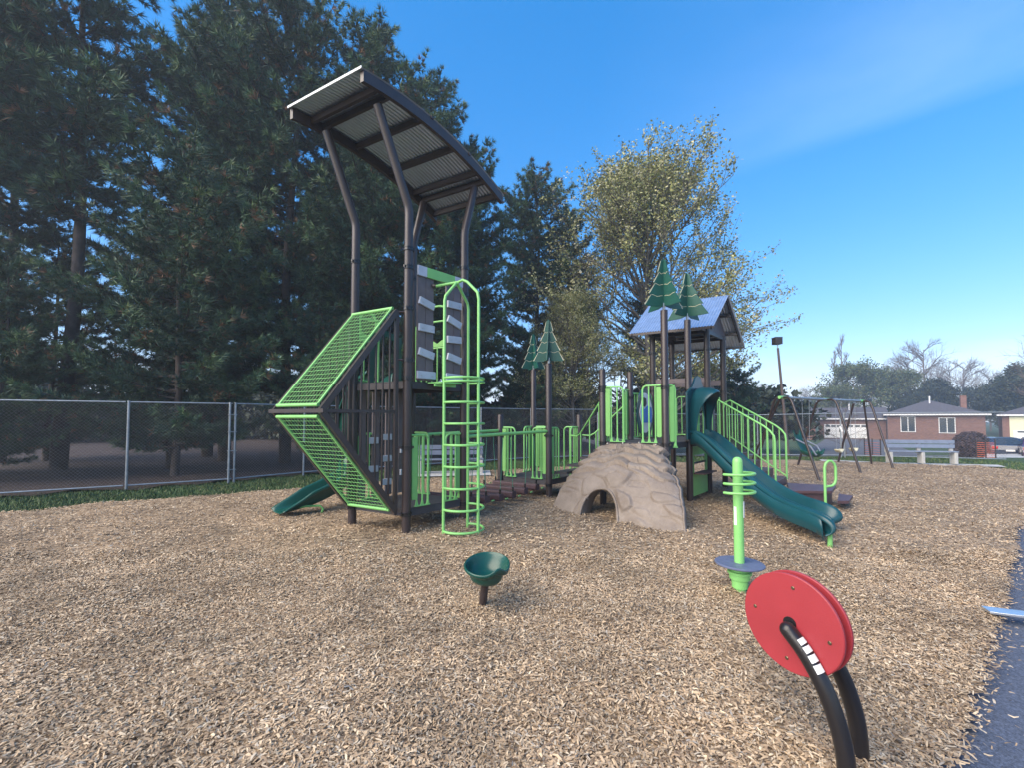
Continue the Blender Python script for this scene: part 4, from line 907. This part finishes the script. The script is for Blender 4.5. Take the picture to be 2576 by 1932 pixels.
def fence(pts, label, H=2.05, z0=0., double=(), post_r=.028, spacing=.075):
    t = thing('chain_link_fence', label, 'fence', (pts[0][0], pts[0][1], 0), )
    wires_v, wires_f = [], []; o = 0
    for i in range(len(pts) - 1):
        p, q = V(*pts[i]), V(*pts[i + 1]); d = q - p; L_ = np.linalg.norm(d); d /= L_; g0, g1 = float(gh(*p)) + z0, float(gh(*q)) + z0
        at = lambda s, z: V(*(p + d * s), z + g0 + (g1 - g0) * s / L_)
        for z in (.06, H):
            b = MB(); b.tube([at(0.03, z), at(L_ - .03, z)], .019, 8); b.build('rail', ZINC, t)
        b = MB(); b.tube([at(.03, -.05), at(.03, H + .03)], post_r, 10)
        if i in double: b.tube([at(-.10, -.05), at(-.10, H + .03)], post_r, 10)
        b.build('fence_post', ZINC, t)
        if i in double:
            for z in (.3, .8, 1.3, 1.75):
                b = MB(); b.beam(at(-.14, z), at(.07, z), .07, .02); b.build('band', ZINC, t)
        h = H - .06; ss = np.arange(-h, L_, spacing); r = .0024; nn = V(-d[1], d[0], 0)
        for s in ss:
            for sg in (1, -1):
                sa, sb = max(s, 0), min(s + h, L_); 
                if sb - sa < .02: continue
                za, zb = (sa - s), (sb - s)
                if sg < 0: za, zb = h - za, h - zb
                A_, B2 = at(sa, .06 + za), at(sb, .06 + zb); dd = nrm(B2 - A_); up = np.cross(nn, dd); off = nn * .002 * sg
                wires_v += [A_ + off + up * r, A_ + off - up * .5 * r + nn * r, A_ + off - up * .5 * r - nn * r, B2 + off + up * r, B2 + off - up * .5 * r + nn * r, B2 + off - up * .5 * r - nn * r]
                wires_f += [(o, o + 1, o + 4, o + 3), (o + 1, o + 2, o + 5, o + 4), (o + 2, o, o + 3, o + 5)]; o += 6
    w = fast_mesh('wire_mesh', np.array(wires_v), np.array(wires_f), WIRE); attach(w, t)
    return t
fence(FL[:9], 'galvanised chain link fence in front of the dark pines on the left', double=(1, 3, 5))
fence([(3.7, 19.05), (7.4, 20.0), (11.4, 20.4), (14.6, 19.3), (19.4, 17.2)], 'chain link fence between the swings and the street', H=1.9, double=(3,), spacing=.10)
def lamp():
    t = thing('lamp_post', 'slightly leaning brown lamp post with square box head behind the swings', 'lamp post', (13.5, 21.1, 0)); g = float(gh(13.5, 21.1))
    b = MB(); b.tube([V(13.29, 21.1, g - .1), V(12.90, 21.1, 5.1)], [.075, .05], 14); b.build('pole', mat('warm_pole', (.11, .08, .075), .5), t)
    b = MB(); b.tube([V(12.90, 21.1, 5.08), V(12.88, 21.1, 5.28)], .025, 8); b.build('neck', SILVER, t)
    b = MB(); b.box((12.87, 21.1, 5.44), (.17, 0, 0), (0, .17, 0), (0, 0, .16)); b.box((12.87, 21.1, 5.61), (.18, 0, 0), (0, .18, 0), (0, 0, .012)); b.build('lamp_head', BROWN, t, bevel=.01)
lamp()

# ------------------------------------------------------------------ trees
def tree_obj(name, label, cat, x, y, group, trunk_b, bark, crown, leafm, z=None):
    t = thing(name, label, cat, (x, y, float(gh(x, y)) if z is None else z), group)
    return t
def tufts(C, Dr, rad, nper, width, seed, droop=0):
    r = np.random.default_rng(seed); n = len(C); k = nper
    d = r.normal(0, 1, (n, k, 3)); d /= np.linalg.norm(d, axis=2, keepdims=True); d = d * .75 + Dr[:, None, :] * .8 + np.array([0, 0, .15 - droop]); d /= np.linalg.norm(d, axis=2, keepdims=True)
    L_ = rad[:, None] * r.uniform(.65, 1.1, (n, k)); s = np.cross(d, r.normal(0, 1, (n, k, 3))); s /= np.linalg.norm(s, axis=2, keepdims=True) + 1e-9
    c = C[:, None, :]; a = c - s * width; b = c + s * width; e = c + d * L_[..., None]
    v = np.stack([a, b, e], 2).reshape(-1, 3); return v
def make_pine(seed, H, cb, cr, ntuft=4200, trad=.27, nper=20, wid=.014, bare=0.0):
    r = np.random.default_rng(seed); b = MB(); lean = r.normal(0, .012, 2)
    tp = [V(lean[0] * z + .08 * math.sin(z * .6 + seed), lean[1] * z + .08 * math.cos(z * .5), z) for z in np.linspace(-.3, H * .97, 12)]
    b.tube(tp, list(np.linspace(.17, .03, 12) * (H / 14)), 10, False)
    C, Dr, Tn = [], [], []
    z = cb; ntot = 0
    levels = np.arange(cb, H, .55)
    for z in levels:
        f = (z - cb) / (H - cb); prof = cr * max(.16, 1 - f ** 3.6) ** .8 * (.62 + .5 * r.random()) * min(1, .62 + f * 2)
        for k in range(r.integers(5, 8)):
            q = r.random() * 6.283; L_ = prof * r.uniform(.55, 1.1); up = r.uniform(-.02, .28) + f * .45
            o = V(0, 0, z + r.uniform(-.25, .25)); d = V(math.cos(q), math.sin(q), 0)
            pts = [o + d * L_ * s + V(0, 0, up * L_ * s - .10 * L_ * s * (1 - s) * 2 + .12 * L_ * s ** 3) for s in (0, .35, .7, 1.0)]
            b.tube(pts, [.045 * (1 - f * .6), .03, .018, .008], 5, False)
            m = max(3, int(L_ * 13))
            for j in range(m):
                s = .12 + .88 * (j + r.random()) / m; base = o + d * L_ * s + V(0, 0, up * L_ * s - .10 * L_ * s * (1 - s) * 2 + .12 * L_ * s ** 3)
                sd = V(-d[1], d[0], 0) * r.choice([-1, 1]); tl = (.25 + .9 * (1 - s)) * r.uniform(.2, 1) * min(1, L_ / 2.0)
                tw = nrm(d * .7 + sd * r.uniform(.3, 1.1) + V(0, 0, r.uniform(-.05, .35))); nt_ = max(1, int(tl / .22))
                for w in range(nt_ + 1):
                    C.append(base + tw * tl * w / max(nt_, 1) + r.normal(0, .04, 3)); Dr.append(tw)
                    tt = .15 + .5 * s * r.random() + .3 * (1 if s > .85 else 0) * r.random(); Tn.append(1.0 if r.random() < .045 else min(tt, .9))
                if tl > .3: b.tube([base, base + tw * tl], [.010, .004], 3, False)
    C, Dr, Tn = np.array(C), np.array(Dr), np.array(Tn)
    if len(C) > ntuft: k = r.choice(len(C), ntuft, replace=False); C, Dr, Tn = C[k], Dr[k], Tn[k]
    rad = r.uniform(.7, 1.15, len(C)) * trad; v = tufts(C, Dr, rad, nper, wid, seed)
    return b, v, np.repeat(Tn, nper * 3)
PINES = {}
def pine_proto(key, *a, **k):
    b, v, tn = make_pine(*a, **k); me = bpy.data.meshes.new('trunk'); me.from_pydata(np.concatenate(b.v).tolist(), [], b.f); me.materials.append(BARK); me.polygons.foreach_set('use_smooth', [True] * len(me.polygons))
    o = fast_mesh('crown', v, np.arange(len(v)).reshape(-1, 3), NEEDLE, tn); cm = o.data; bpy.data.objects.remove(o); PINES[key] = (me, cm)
def put_tree(proto, name, label, cat, x, y, s, rz_, group, z=None, sz=None):
    me, cm = proto; t = thing(name, label, cat, (x, y, float(gh(x, y)) if z is None else z), group); t.rotation_euler = (0, 0, rz_); t.scale = (s, s, sz or s)
    for nm, m_ in (('trunk', me), ('crown', cm)):
        if m_ is None: continue
        o = bpy.data.objects.new(nm, m_); col.objects.link(o); o.parent = t
    return t
pine_proto('a', 11, 16, 2.2, 3.6, ntuft=15000); pine_proto('b', 23, 16, 3.0, 3.3, ntuft=14000); pine_proto('c', 37, 15, 6.5, 2.7, ntuft=8500); pine_proto('low', 51, 10, .9, 3.7, ntuft=13000, trad=.27)
GP = 'tall pines behind the left fence'
for i, (k, x, y, s, rz_, lab) in enumerate([
    ('c', -17.5, 13.6, 1.32, .3, 'tall pine with bare lower trunk at the far left edge of the photo'),
    ('c', -14.9, 14.6, 1.35, 2.1, 'tall thin pine with sky gaps beside its bare trunk, second from the left edge'),
    ('low', -9.9, 12.9, 1.0, 1.2, 'bushy pine with bright green tufts hanging over the left fence'),
    ('low', -13.6, 11.6, .62, 3.9, 'low bushy pine whose branches touch the double fence post'),
    ('b', -11.6, 17.5, 1.22, 4.1, 'tall dark pine directly behind the bushy pine at the left fence'),
    ('a', -8.8, 16.8, 1.16, 5.2, 'broad tall pine rising left of the tilted tower roof'),
    ('a', -5.6, 17.6, 1.08, .4, 'tall pine directly behind the tilted tower roof'),
    ('b', -3.6, 18.6, 1.02, 2.9, 'tall pine right of the tilted roof, branches against the sky'),
    ('b', -1.9, 20.6, .92, 1.7, 'shorter pine between the tower roof and the small pine cutouts'),
    ('a', 1.4, 24.5, .98, 3.3, 'dark pine behind the pair of small pine cutouts'),
    ('b', 3.6, 27.0, .92, .8, 'pine partly hidden by the left side of the pale leafy tree'),
    ('b', 8.6, 28.0, .72, 5.5, 'dark pine seen through the pale leafy tree'),
    ('low', 13.6, 26.5, .62, 2.2, 'wide dark pine right behind the gabled playhouse roof'),
    ('a', -13.4, 19.5, 1.2, 1.1, 'tall pine filling the gap left of the pine behind the bushy one'),
    ('b', -7.3, 20.5, 1.12, 3.0, 'pine between the two tall pines left of the tilted roof'),
    ('low', -16.4, 13.0, .76, 3.1, 'dark low pine filling the left edge behind the fence'),
    ('low', -18.4, 17.4, .95, 2.2, 'dark bushy pine between the two bare-trunked pines at far left'),
    ('c', -20.0, 17.2, 1.25, 1.0, 'thin tall pine just inside the left edge, behind the bare-trunked pair'),
    ('low', -6.6, 14.9, .58, 2.6, 'small bushy pine just behind the fence left of the tower wedge'),
    ('low', -3.3, 17.6, .62, 5.0, 'small bushy pine behind the grey slatted bench'),
    ('low', -17.2, 11.2, .72, .6, 'bushy pine at the left edge hanging low over the fence'),
    ('low', -11.6, 14.8, .82, 4.9, 'bushy pine behind the bright tufted pine at the left fence'),
    ('low', .6, 21.6, .62, 1.5, 'small dark pine left of the pair of small pine cutouts'),
    ('a', -9.5, 25.0, 1.0, 4.6, 'dark pine in the second row behind the tower wedge'),
    ('b', -3.0, 28.0, .9, 3.6, 'dark pine in the second row behind the ring ladder')]):
    put_tree(PINES[k], 'pine_tree', lab, 'pine tree', x, y, s, rz_, GP, z=0 if x < 4 else None)
def broadleaf(seed, H, cb, R0, nleaf, lsize, leaf_m, bark_m, twig=True, dens=1.0, nb=26, bare=False, upright=.9, parts=None, tubes=6):
    r = np.random.default_rng(seed); b = MB(); ends = []
    def grow(p, d, L_, rad, lev):
        pts = [p]; dd = d.copy(); n = 4
        for i in range(n): dd = nrm(dd + r.normal(0, .13, 3) + V(0, 0, .05 * upright)); pts.append(pts[-1] + dd * L_ / n)
        b.tube(pts, list(np.linspace(rad, rad * .5, n + 1)), 6 if lev < 2 else 4 if lev < 3 else 3, False)
        if lev >= 3:
            ends.extend([(q, dd) for q in pts[1:]]); return
        for k in range([7, 6, 5][lev] if lev < 3 else 0):
            s = r.uniform(.35, 1.0); i = min(int(s * n), n - 1); q = pts[i] + (pts[i + 1] - pts[i]) * (s * n - i) if i < n else pts[-1]
            ax = nrm(np.cross(dd, r.normal(0, 1, 3))); a = r.uniform(.35, .95); nd = nrm(dd * math.cos(a) + ax * math.sin(a) + V(0, 0, .1 * upright)); grow(q, nd, L_ * r.uniform(.45, .68), rad * .42, lev + 1)
    b.tube([V(0, 0, -.3), V(.05, .03, cb), V(.0, .1, H * .55), V(.1, 0, H * .9)], [H * .014, H * .011, H * .007, .02], 10, False)
    for k in range(nb):
        z = cb + (H * .9 - cb) * (k / nb) ** .9; f = (z - cb) / (H - cb); q = r.random() * 6.28 + k * 2.4; el = r.uniform(.2, .6) + f * .7 * upright
        prof = R0 * math.sin(math.pi * min(1, .28 + .70 * f)) ** .8; L_ = prof * .68
        grow(V(.05, .05, z), nrm(V(math.cos(q), math.sin(q), el)), L_, H * .0045, 1 if not bare else 1)
    E = np.array([e[0] for e in ends]); 
    me = bpy.data.meshes.new('trunk'); me.from_pydata(np.concatenate(b.v).tolist(), [], b.f); me.materials.append(bark_m); me.polygons.foreach_set('use_smooth', [True] * len(me.polygons))
    cm = None
    if nleaf:
        idx = r.integers(0, len(E), nleaf); c = E[idx] + r.normal(0, lsize * 1.6, (nleaf, 3)); u = r.normal(0, 1, (nleaf, 3)); u /= np.linalg.norm(u, axis=1, keepdims=True); w = np.cross(u, r.normal(0, 1, (nleaf, 3))); w /= np.linalg.norm(w, axis=1, keepdims=True)
        s = lsize * r.uniform(.5, 1.1, nleaf)[:, None]; v = np.stack([c - u * s, c + w * s * .6, c + u * s, c - w * s * .6], 1).reshape(-1, 3)
        tn = np.clip(r.normal(.5, .25, len(E))[idx] + r.normal(0, .15, nleaf), 0, 1)
        o = fast_mesh('crown', v, np.arange(len(v)).reshape(-1, 4), leaf_m, np.repeat(tn, 4)); cm = o.data; bpy.data.objects.remove(o)
    return me, cm
maple = broadleaf(5, 14.8, 1.3, 7.0, 80000, .072, LEAF, GBARK, nb=64, upright=1.7)
put_tree(maple, 'leafy_tree', 'large tree with pale young leaves behind the playhouse', 'tree', 7.35, 23.4, 1.12, .6, None, sz=.99)
far1 = broadleaf(8, 8, 1.0, 4.4, 13000, .14, FARLEAF, TWIG, nb=28); far2 = broadleaf(9, 7, .5, 3.6, 16000, .15, DARKLEAF, GBARK, nb=24)
bare1 = broadleaf(12, 11, 2.5, 4.2, 0, .1, None, TWIG, nb=34, bare=True); bare2 = broadleaf(14, 14, 4, 2.0, 0, .1, None, TWIG, nb=16, bare=True, upright=2.5)
def T3(u, y): return (u - 1288) / 1100 * y
for u, y, s, k, lab in [(2150, 62, 1.15, far1, 'green tree left of the centre brick house, behind its garage'), (2215, 66, 1.1, far1, 'loose green tree behind the low garage roof'), (2270, 64, 1.05, far1, 'light green tree just left of the brick house roof peak'),
                     (2345, 60, 1.0, far2, 'dark round tree rising behind the centre brick house roof'), (2300, 58, .7, far2, 'dark shrubby tree behind the left slope of the brick house roof'), (2455, 62, .85, far2, 'dark tree behind the chimney of the brick house'),
                     (2540, 56, 1.0, far2, 'dark tree behind the cream garage house'), (2590, 50, 1.1, far2, 'dark tree at the right edge behind the cream house'), (2060, 70, .75, far2, 'small dark tree behind the left brick house'), (1990, 66, .6, far1, 'low green tree behind the lamp post'), (2105, 60, .75, far1, 'green tree over the garage'), (1900, 62, .6, far2, 'low dark tree right of the playhouse posts')]:
    put_tree(k, 'leafy_tree', lab, 'tree', T3(u, y * 1.35), y * 1.35, s * 1.33, u * .7, 'trees behind the houses', z=-1.2)
for u, y, s, k, lab in [(2290, 75, 1.25, bare1, 'bare tree left of the tall bare tree behind the brick house'), (2330, 74, 1.45, bare1, 'tallest bare tree behind the brick house'), (2395, 70, 1.05, bare1, 'bare tree right of the brick house roof peak'), (2425, 74, 1.15, bare1, 'bare tree behind the chimney'), (2490, 76, 1.0, bare1, 'bare tree between the two houses'), (2122, 78, 1.35, bare2, 'slender bare poplar above the swing frame'), (2103, 80, 1.15, bare2, 'shorter slender poplar left of the tall one'),
                     (2655, 34, .9, bare1, 'bare branching tree reaching in at the right edge'), (2235, 80, 1.1, bare1, 'bare tree behind the garage'), (1935, 72, .75, bare1, 'small bare tree left of the lamp post'), (2040, 74, .7, bare1, 'small bare tree right of the lamp post')]:
    put_tree(k, 'bare_tree', lab, 'bare tree', T3(u, y * (1.3 if y > 40 else 1)), y * (1.3 if y > 40 else 1), s * (1.28 if y > 40 else 1), u * .3, 'bare trees on the skyline', z=-1.2)
small = broadleaf(21, 4.2, .4, 2.2, 0, .1, None, TWIG, nb=12, bare=True)
put_tree(small, 'bare_tree', 'small bare many-branched tree in front of the white garage doors', 'bare tree', T3(2125, 26), 26, .8, .5, None)
put_tree(maple, 'leafy_tree', 'low yellow-green leafy tree behind the low platform rails', 'tree', 3.1, 22.2, .50, 3.4, None)
def shrub(x, y, rx, rz_, m, label, n=2600, z=None):
    r = np.random.default_rng(int(abs(x * 100))); d = r.normal(0, 1, (n, 3)); d /= np.linalg.norm(d, axis=1, keepdims=True); rad = r.uniform(.55, 1.08, n) ** .5
    c = d * rad[:, None] * np.array([rx, rx, rz_]); c[:, 2] += rz_ * .9; u = r.normal(0, 1, (n, 3)); u /= np.linalg.norm(u, axis=1, keepdims=True); w = np.cross(u, r.normal(0, 1, (n, 3))); w /= np.linalg.norm(w, axis=1, keepdims=True)
    s = .07; v = np.stack([c - u * s, c + w * s, c + u * s, c - w * s], 1).reshape(-1, 3)
    t = thing('shrub', label, 'shrub', (x, y, float(gh(x, y)) if z is None else z), None); o = fast_mesh('foliage', v, np.arange(len(v)).reshape(-1, 4), m, np.repeat(r.random(n), 4)); o.parent = t
    b = MB()
    for k in range(5): q = k * 1.3; b.tube([V(0, 0, -.1), V(math.cos(q) * rx * .4, math.sin(q) * rx * .4, rz_ * .9)], [.03, .012], 5)
    s_ = b.build('stem', TWIG); s_.parent = t
PURP = mat('dark_shrub_leaves', (0, 0, 0), .7, tint=[(0, (.03, .014, .02)), (1, (.06, .035, .04))])
shrub(T3(2428, 27), 27, .75, .62, PURP, 'dark purple rounded shrub right of the long bench'); shrub(T3(2440, 36), 36, 1.1, .9, PURP, 'purple shrub against the brick house wall')
# distant undergrowth behind the pines
def brush():
    n = 90000; r = np.random.default_rng(99); t = r.random(n); x = -60 + 84 * t; y = 33 + 5 * np.sin(x * .21) + r.normal(0, 1.6, n) + np.maximum(0, x - 6) * .5
    hmax = 4.2 + 1.2 * np.sin(x * .5) + .8 * np.sin(x * 1.3); z = r.random(n) ** .8 * hmax; c = np.stack([x, y, z], 1); u = r.normal(0, 1, (n, 3)); u /= np.linalg.norm(u, axis=1, keepdims=True); w = np.cross(u, r.normal(0, 1, (n, 3))); w /= np.linalg.norm(w, axis=1, keepdims=True)
    s = r.uniform(.12, .32, n)[:, None]; v = np.stack([c - u * s, c + w * s * .7, c + u * s, c - w * s * .7], 1).reshape(-1, 3)
    o = fast_mesh('undergrowth', v, np.arange(len(v)).reshape(-1, 4), DARKLEAF, np.repeat(r.random(n), 4)); struct(o, 'stuff'); o['label'] = 'dark undergrowth far behind the pines'
brush()

# ------------------------------------------------------------------ houses, street, cars
def house(name, label, x0, x1, y, gz, eave, ridge, depth, wallm, wins, garages=(), chimney=None, doors=(), hip=True):
    t = thing(name, label, 'house', ((x0 + x1) / 2, y, gz)); b = MB(); b.abox(x0, x1, y, y + depth, gz - .3, eave); w = b.build('wall', wallm, t, smooth=0)
    o_ = .45; xa, xb, ya, yb = x0 - o_, x1 + o_, y - o_, y + depth + o_; hd = (yb - ya) / 2; ym = (ya + yb) / 2
    b = MB(); i = hd * .95 if hip else 0
    vs = [(xa, ya, eave), (xb, ya, eave), (xb, yb, eave), (xa, yb, eave), (xa + i, ym, ridge), (xb - i, ym, ridge)]
    b.add(vs, [(0, 1, 5, 4), (2, 3, 4, 5), (1, 2, 5), (3, 0, 4), (3, 2, 1, 0)]); rf = b.build('roof', SHING, t, smooth=0)
    b = MB(); b.abox(xa, xb, ya - .03, ya - .002, eave - .14, eave + .03); b.build('gutter', GARD, rf)
    if chimney: cx, cz = chimney; b = MB(); b.abox(cx - .27, cx + .27, ym - 1.6, ym - .9, eave, cz); b.build('chimney', BRICK, rf)
    b = MB(); b.tube([V((x0 + x1) / 2, ym - 1, eave), V((x0 + x1) / 2, ym - 1, ridge + .55)], .08, 8); b.build('vent_pipe', GARD, rf)
    for a, c, z0, z1 in wins:
        f = MB(); f.abox(a - .08, c + .08, y - .05, y - .002, z0 - .08, z0); f.abox(a - .08, c + .08, y - .05, y - .002, z1, z1 + .08)
        for xx in (a - .04, (a + c) / 2, c + .04): f.abox(xx - .04, xx + .04, y - .048, y - .002, z0, z1)
        fo = f.build('window', GARD, t); g = MB(); g.abox(a, (a + c) / 2 - .04, y - .03, y - .004, z0, z1); g.abox((a + c) / 2 + .04, c, y - .03, y - .004, z0, z1); g.build('pane', GLASS, fo)
    for a, c, z0, z1 in garages:
        g = MB()
        n = 4
        for k in range(n): g.abox(a, c, y - .05, y - .003, z0 + (z1 - z0) * k / n + .012, z0 + (z1 - z0) * (k + 1) / n - .012)
        go = g.build('garage_door', GARD, t)
        g = MB()
        for q in range(3): 
            xx = a + (c - a) * (.08 + .31 * q); g.abox(xx, xx + (c - a) * .24, y - .058, y - .051, z1 - (z1 - z0) * .2, z1 - (z1 - z0) * .07)
        g.build('pane', GLASS, go)
    for a, c, z0, z1 in doors: g = MB(); g.abox(a, c, y - .06, y - .003, z0, z1); g.build('door', GARD, t)
    return t
def street_house(name, label, u0, u1, y0, th, eave, ridge, wallm, wins=(), garages=(), doors=(), chimney=None, depth=9, hip=True, siding=None, base=-1.15):
    th = R(th); c, sn = math.cos(th), math.sin(th); x0 = T3(u0, y0)
    w = lambda u: x0 + ((u - 1288) / 1100 * y0 - x0) / (c + (u - 1288) / 1100 * sn)
    zz = lambda u, v: 1.65 + (1054 - v) / 1100 * (y0 - sn * (w(u) - x0))
    r = lambda a: (w(a[0]), w(a[1]), max(base + .02, zz(a[0], a[3])), zz(a[0], a[2]))      # (u0, u1, v top, v bottom)
    t = house(name, label, x0, w(u1), y0, base, eave, ridge, depth, wallm, [r(a) for a in wins], [r(a) for a in garages], None if chimney is None else (w(chimney[0]), chimney[1]), [r(a) for a in doors], hip)
    if siding: b = MB(); b.abox(w(siding), w(u1) - .1, y0 - .045, y0 - .004, base, eave - .02); b.build('siding', VINYL, t, smooth=0)
    cx = (x0 + w(u1)) / 2; d = V(cx - x0, 0); t.rotation_euler = (0, 0, -th)
    t.location = (x0 + c * (cx - x0), y0 - sn * (cx - x0), t.location[2])
    return t
street_house('brick_house', 'red brick bungalow with hipped grey roof and chimney behind the long bench', 2232, 2478, 58, 38, 2.2, 4.1, BRICK, wins=[(2266, 2300, 1050, 1086), (2362, 2400, 1053, 1089)], chimney=(2437, 4.6))
street_house('brick_garage', 'low brick double garage with white doors left of the hipped bungalow', 2058, 2228, 64, 35, 1.65, 3.3, BRICK, garages=[(2072, 2118, 1068, 1119), (2128, 2182, 1068, 1119)], hip=False)
street_house('brick_house', 'red brick house with white door and small windows left of the lamp post', 1850, 2050, 64, 28, 2.1, 3.6, BRICK, wins=[(1981, 1988, 1051, 1068), (1999, 2006, 1051, 1068), (1895, 1915, 1052, 1085)], doors=[(1954, 1970, 1050, 1095)], chimney=(2030, 4.3), hip=False)
street_house('cream_house', 'brick and cream sided house with white garage door at the right edge of the photo', 2520, 2900, 52, 46, 2.1, 4.0, BRICK, garages=[(2547, 2680, 1083, 1122)], siding=2538)
flat('driveway', [(T3(2070, 63), 62.5), (T3(2190, 60), 58.5), (24, 25), (16, 25)], ROAD, -.03)
flat('road', [(10, 31), (60, 20), (60, 24.5), (10, 35.5)], ROAD, -.035)
flat('lawn_drive', [(58, 50), (66, 44), (33, 22), (27, 26)], CONC, -.02)
def car(x, y, z, rot, m, label):
    t = thing('parked_car', label, 'car', (x, y, z), None); t.rotation_euler = (0, 0, rot)
    prof = [(-2.1, .30), (-2.15, .62), (-2.0, .92), (-1.55, .98), (-.95, 1.40), (.35, 1.45), (1.05, 1.02), (1.95, .86), (2.12, .60), (2.12, .30)]
    b = MB(); secs = []
    for yy, inset, sh in ((-.84, .05, .0), (-.86, 0, 0), (.86, 0, 0), (.84, .05, 0)):
        pass
    n = len(prof); vs = []
    for yy in (-.88, -.62, .62, .88):
        for px, pz in prof: vs.append((px, yy * (1 if pz < 1.0 else .86), pz - (.03 if abs(yy) > .8 else 0)))
    fs = [(i * n + j, i * n + (j + 1) % n, (i + 1) * n + (j + 1) % n, (i + 1) * n + j) for i in range(3) for j in range(n)] + [tuple(range(n))[::-1], tuple(3 * n + j for j in range(n))]
    b.add(vs, fs); o = b.build('body', m, smooth=30); o.parent = t
    g = MB(); g.add([(-1.62, -.62, .99), (-1.62, .62, .99), (-1.03, .55, 1.37), (-1.03, -.55, 1.37)], [(0, 1, 2, 3)]); 
    for s in (-1, 1): g.add([(-1.35, s * .85, 1.0), (-.9, s * .79, 1.35), (.3, s * .79, 1.38), (.9, s * .85, 1.03)], [(0, 1, 2, 3)])
    g.v = [q + np.array([-.012, 0, .012]) for q in g.v[:1]] + [q + np.array([0, np.sign(q[0][1]) * .012, 0]) for q in g.v[1:]]
    gl = g.build('window', GLASS, smooth=0); gl.parent = t
    for s in (-1, 1):
        l = MB(); l.abox(-2.17, -2.02, s * .72 - .14, s * .72 + .14, .70, .86); lo = l.build('tail_light', TAIL); lo.parent = t
        for wx in (-1.3, 1.3): w = MB(); w.lathe((wx, s * .80, .32), [(.2, -.1), (.32, -.1), (.32, .1), (.2, .1)], 20, axis=(0, 1, 0)); wo = w.build('wheel', TYRE); wo.parent = t
    l = MB(); l.abox(-2.17, -2.12, -.22, .22, .52, .64); lo = l.build('number_plate', WHITE); lo.parent = t
    return t
car(T3(2517, 32), 32, -1.15, R(52), CARB, 'dark blue car parked tail first on the drive of the cream house')
car(T3(2615, 28), 28, -1.0, R(44), CARP, 'maroon car cut off by the right edge of the photo')
def orange(x0, y0, x1, y1, h, label, z):
    t = thing('safety_fence', label, 'plastic fence', (x0, y0, z)); b = MB(); p, q = V(x0, y0), V(x1, y1); n = 22; m_ = 8
    for k in range(n + 1):
        c = p + (q - p) * k / n; b.beam(V(*c, z), V(*c, z + h * (1 - .12 * math.sin(k * .4) ** 2)), .012, .006)
    for k in range(m_ + 1): b.beam(V(*p, z + h * .88 * k / m_), V(*q, z + h * .88 * k / m_), .006, .018)
    b.build('plastic_mesh', ORANGE, t, smooth=0)
    for k in range(3): c = p + (q - p) * k / 2; b = MB(); b.tube([V(*c, z - .1), V(*c, z + h + .08)], .025, 6); b.build('stake', BROWN, t)
orange(T3(2172, 23), 23, T3(2212, 22), 22, 1.1, 'bright orange plastic mesh fence behind the right legs of the swings', -.55)
orange(T3(2452, 19.5), 19.5, T3(2500, 19), 19, .8, 'sagging orange plastic mesh fence in front of the dark blue car', -.12)

# ------------------------------------------------------------------ scatter box added to imitate the pale veil of lens flare
def veil_volume():
    b = MB(); b.abox(-330, 430, -75, 630, -3.5, 27); m = bpy.data.materials.new('veil_volume'); m.use_nodes = True; nt = m.node_tree; nt.nodes.clear()
    out = nt.nodes.new('ShaderNodeOutputMaterial'); v = nt.nodes.new('ShaderNodeVolumePrincipled'); v.inputs['Density'].default_value = .002; v.inputs['Color'].default_value = (.72, .84, 1, 1); v.inputs['Anisotropy'].default_value = .2
    nt.links.new(v.outputs[0], out.inputs['Volume']); o = b.build('veil_volume', m, smooth=0); struct(o, 'stuff'); o['label'] = 'thin bluish volume added over the whole place to imitate lens veil'
veil_volume()
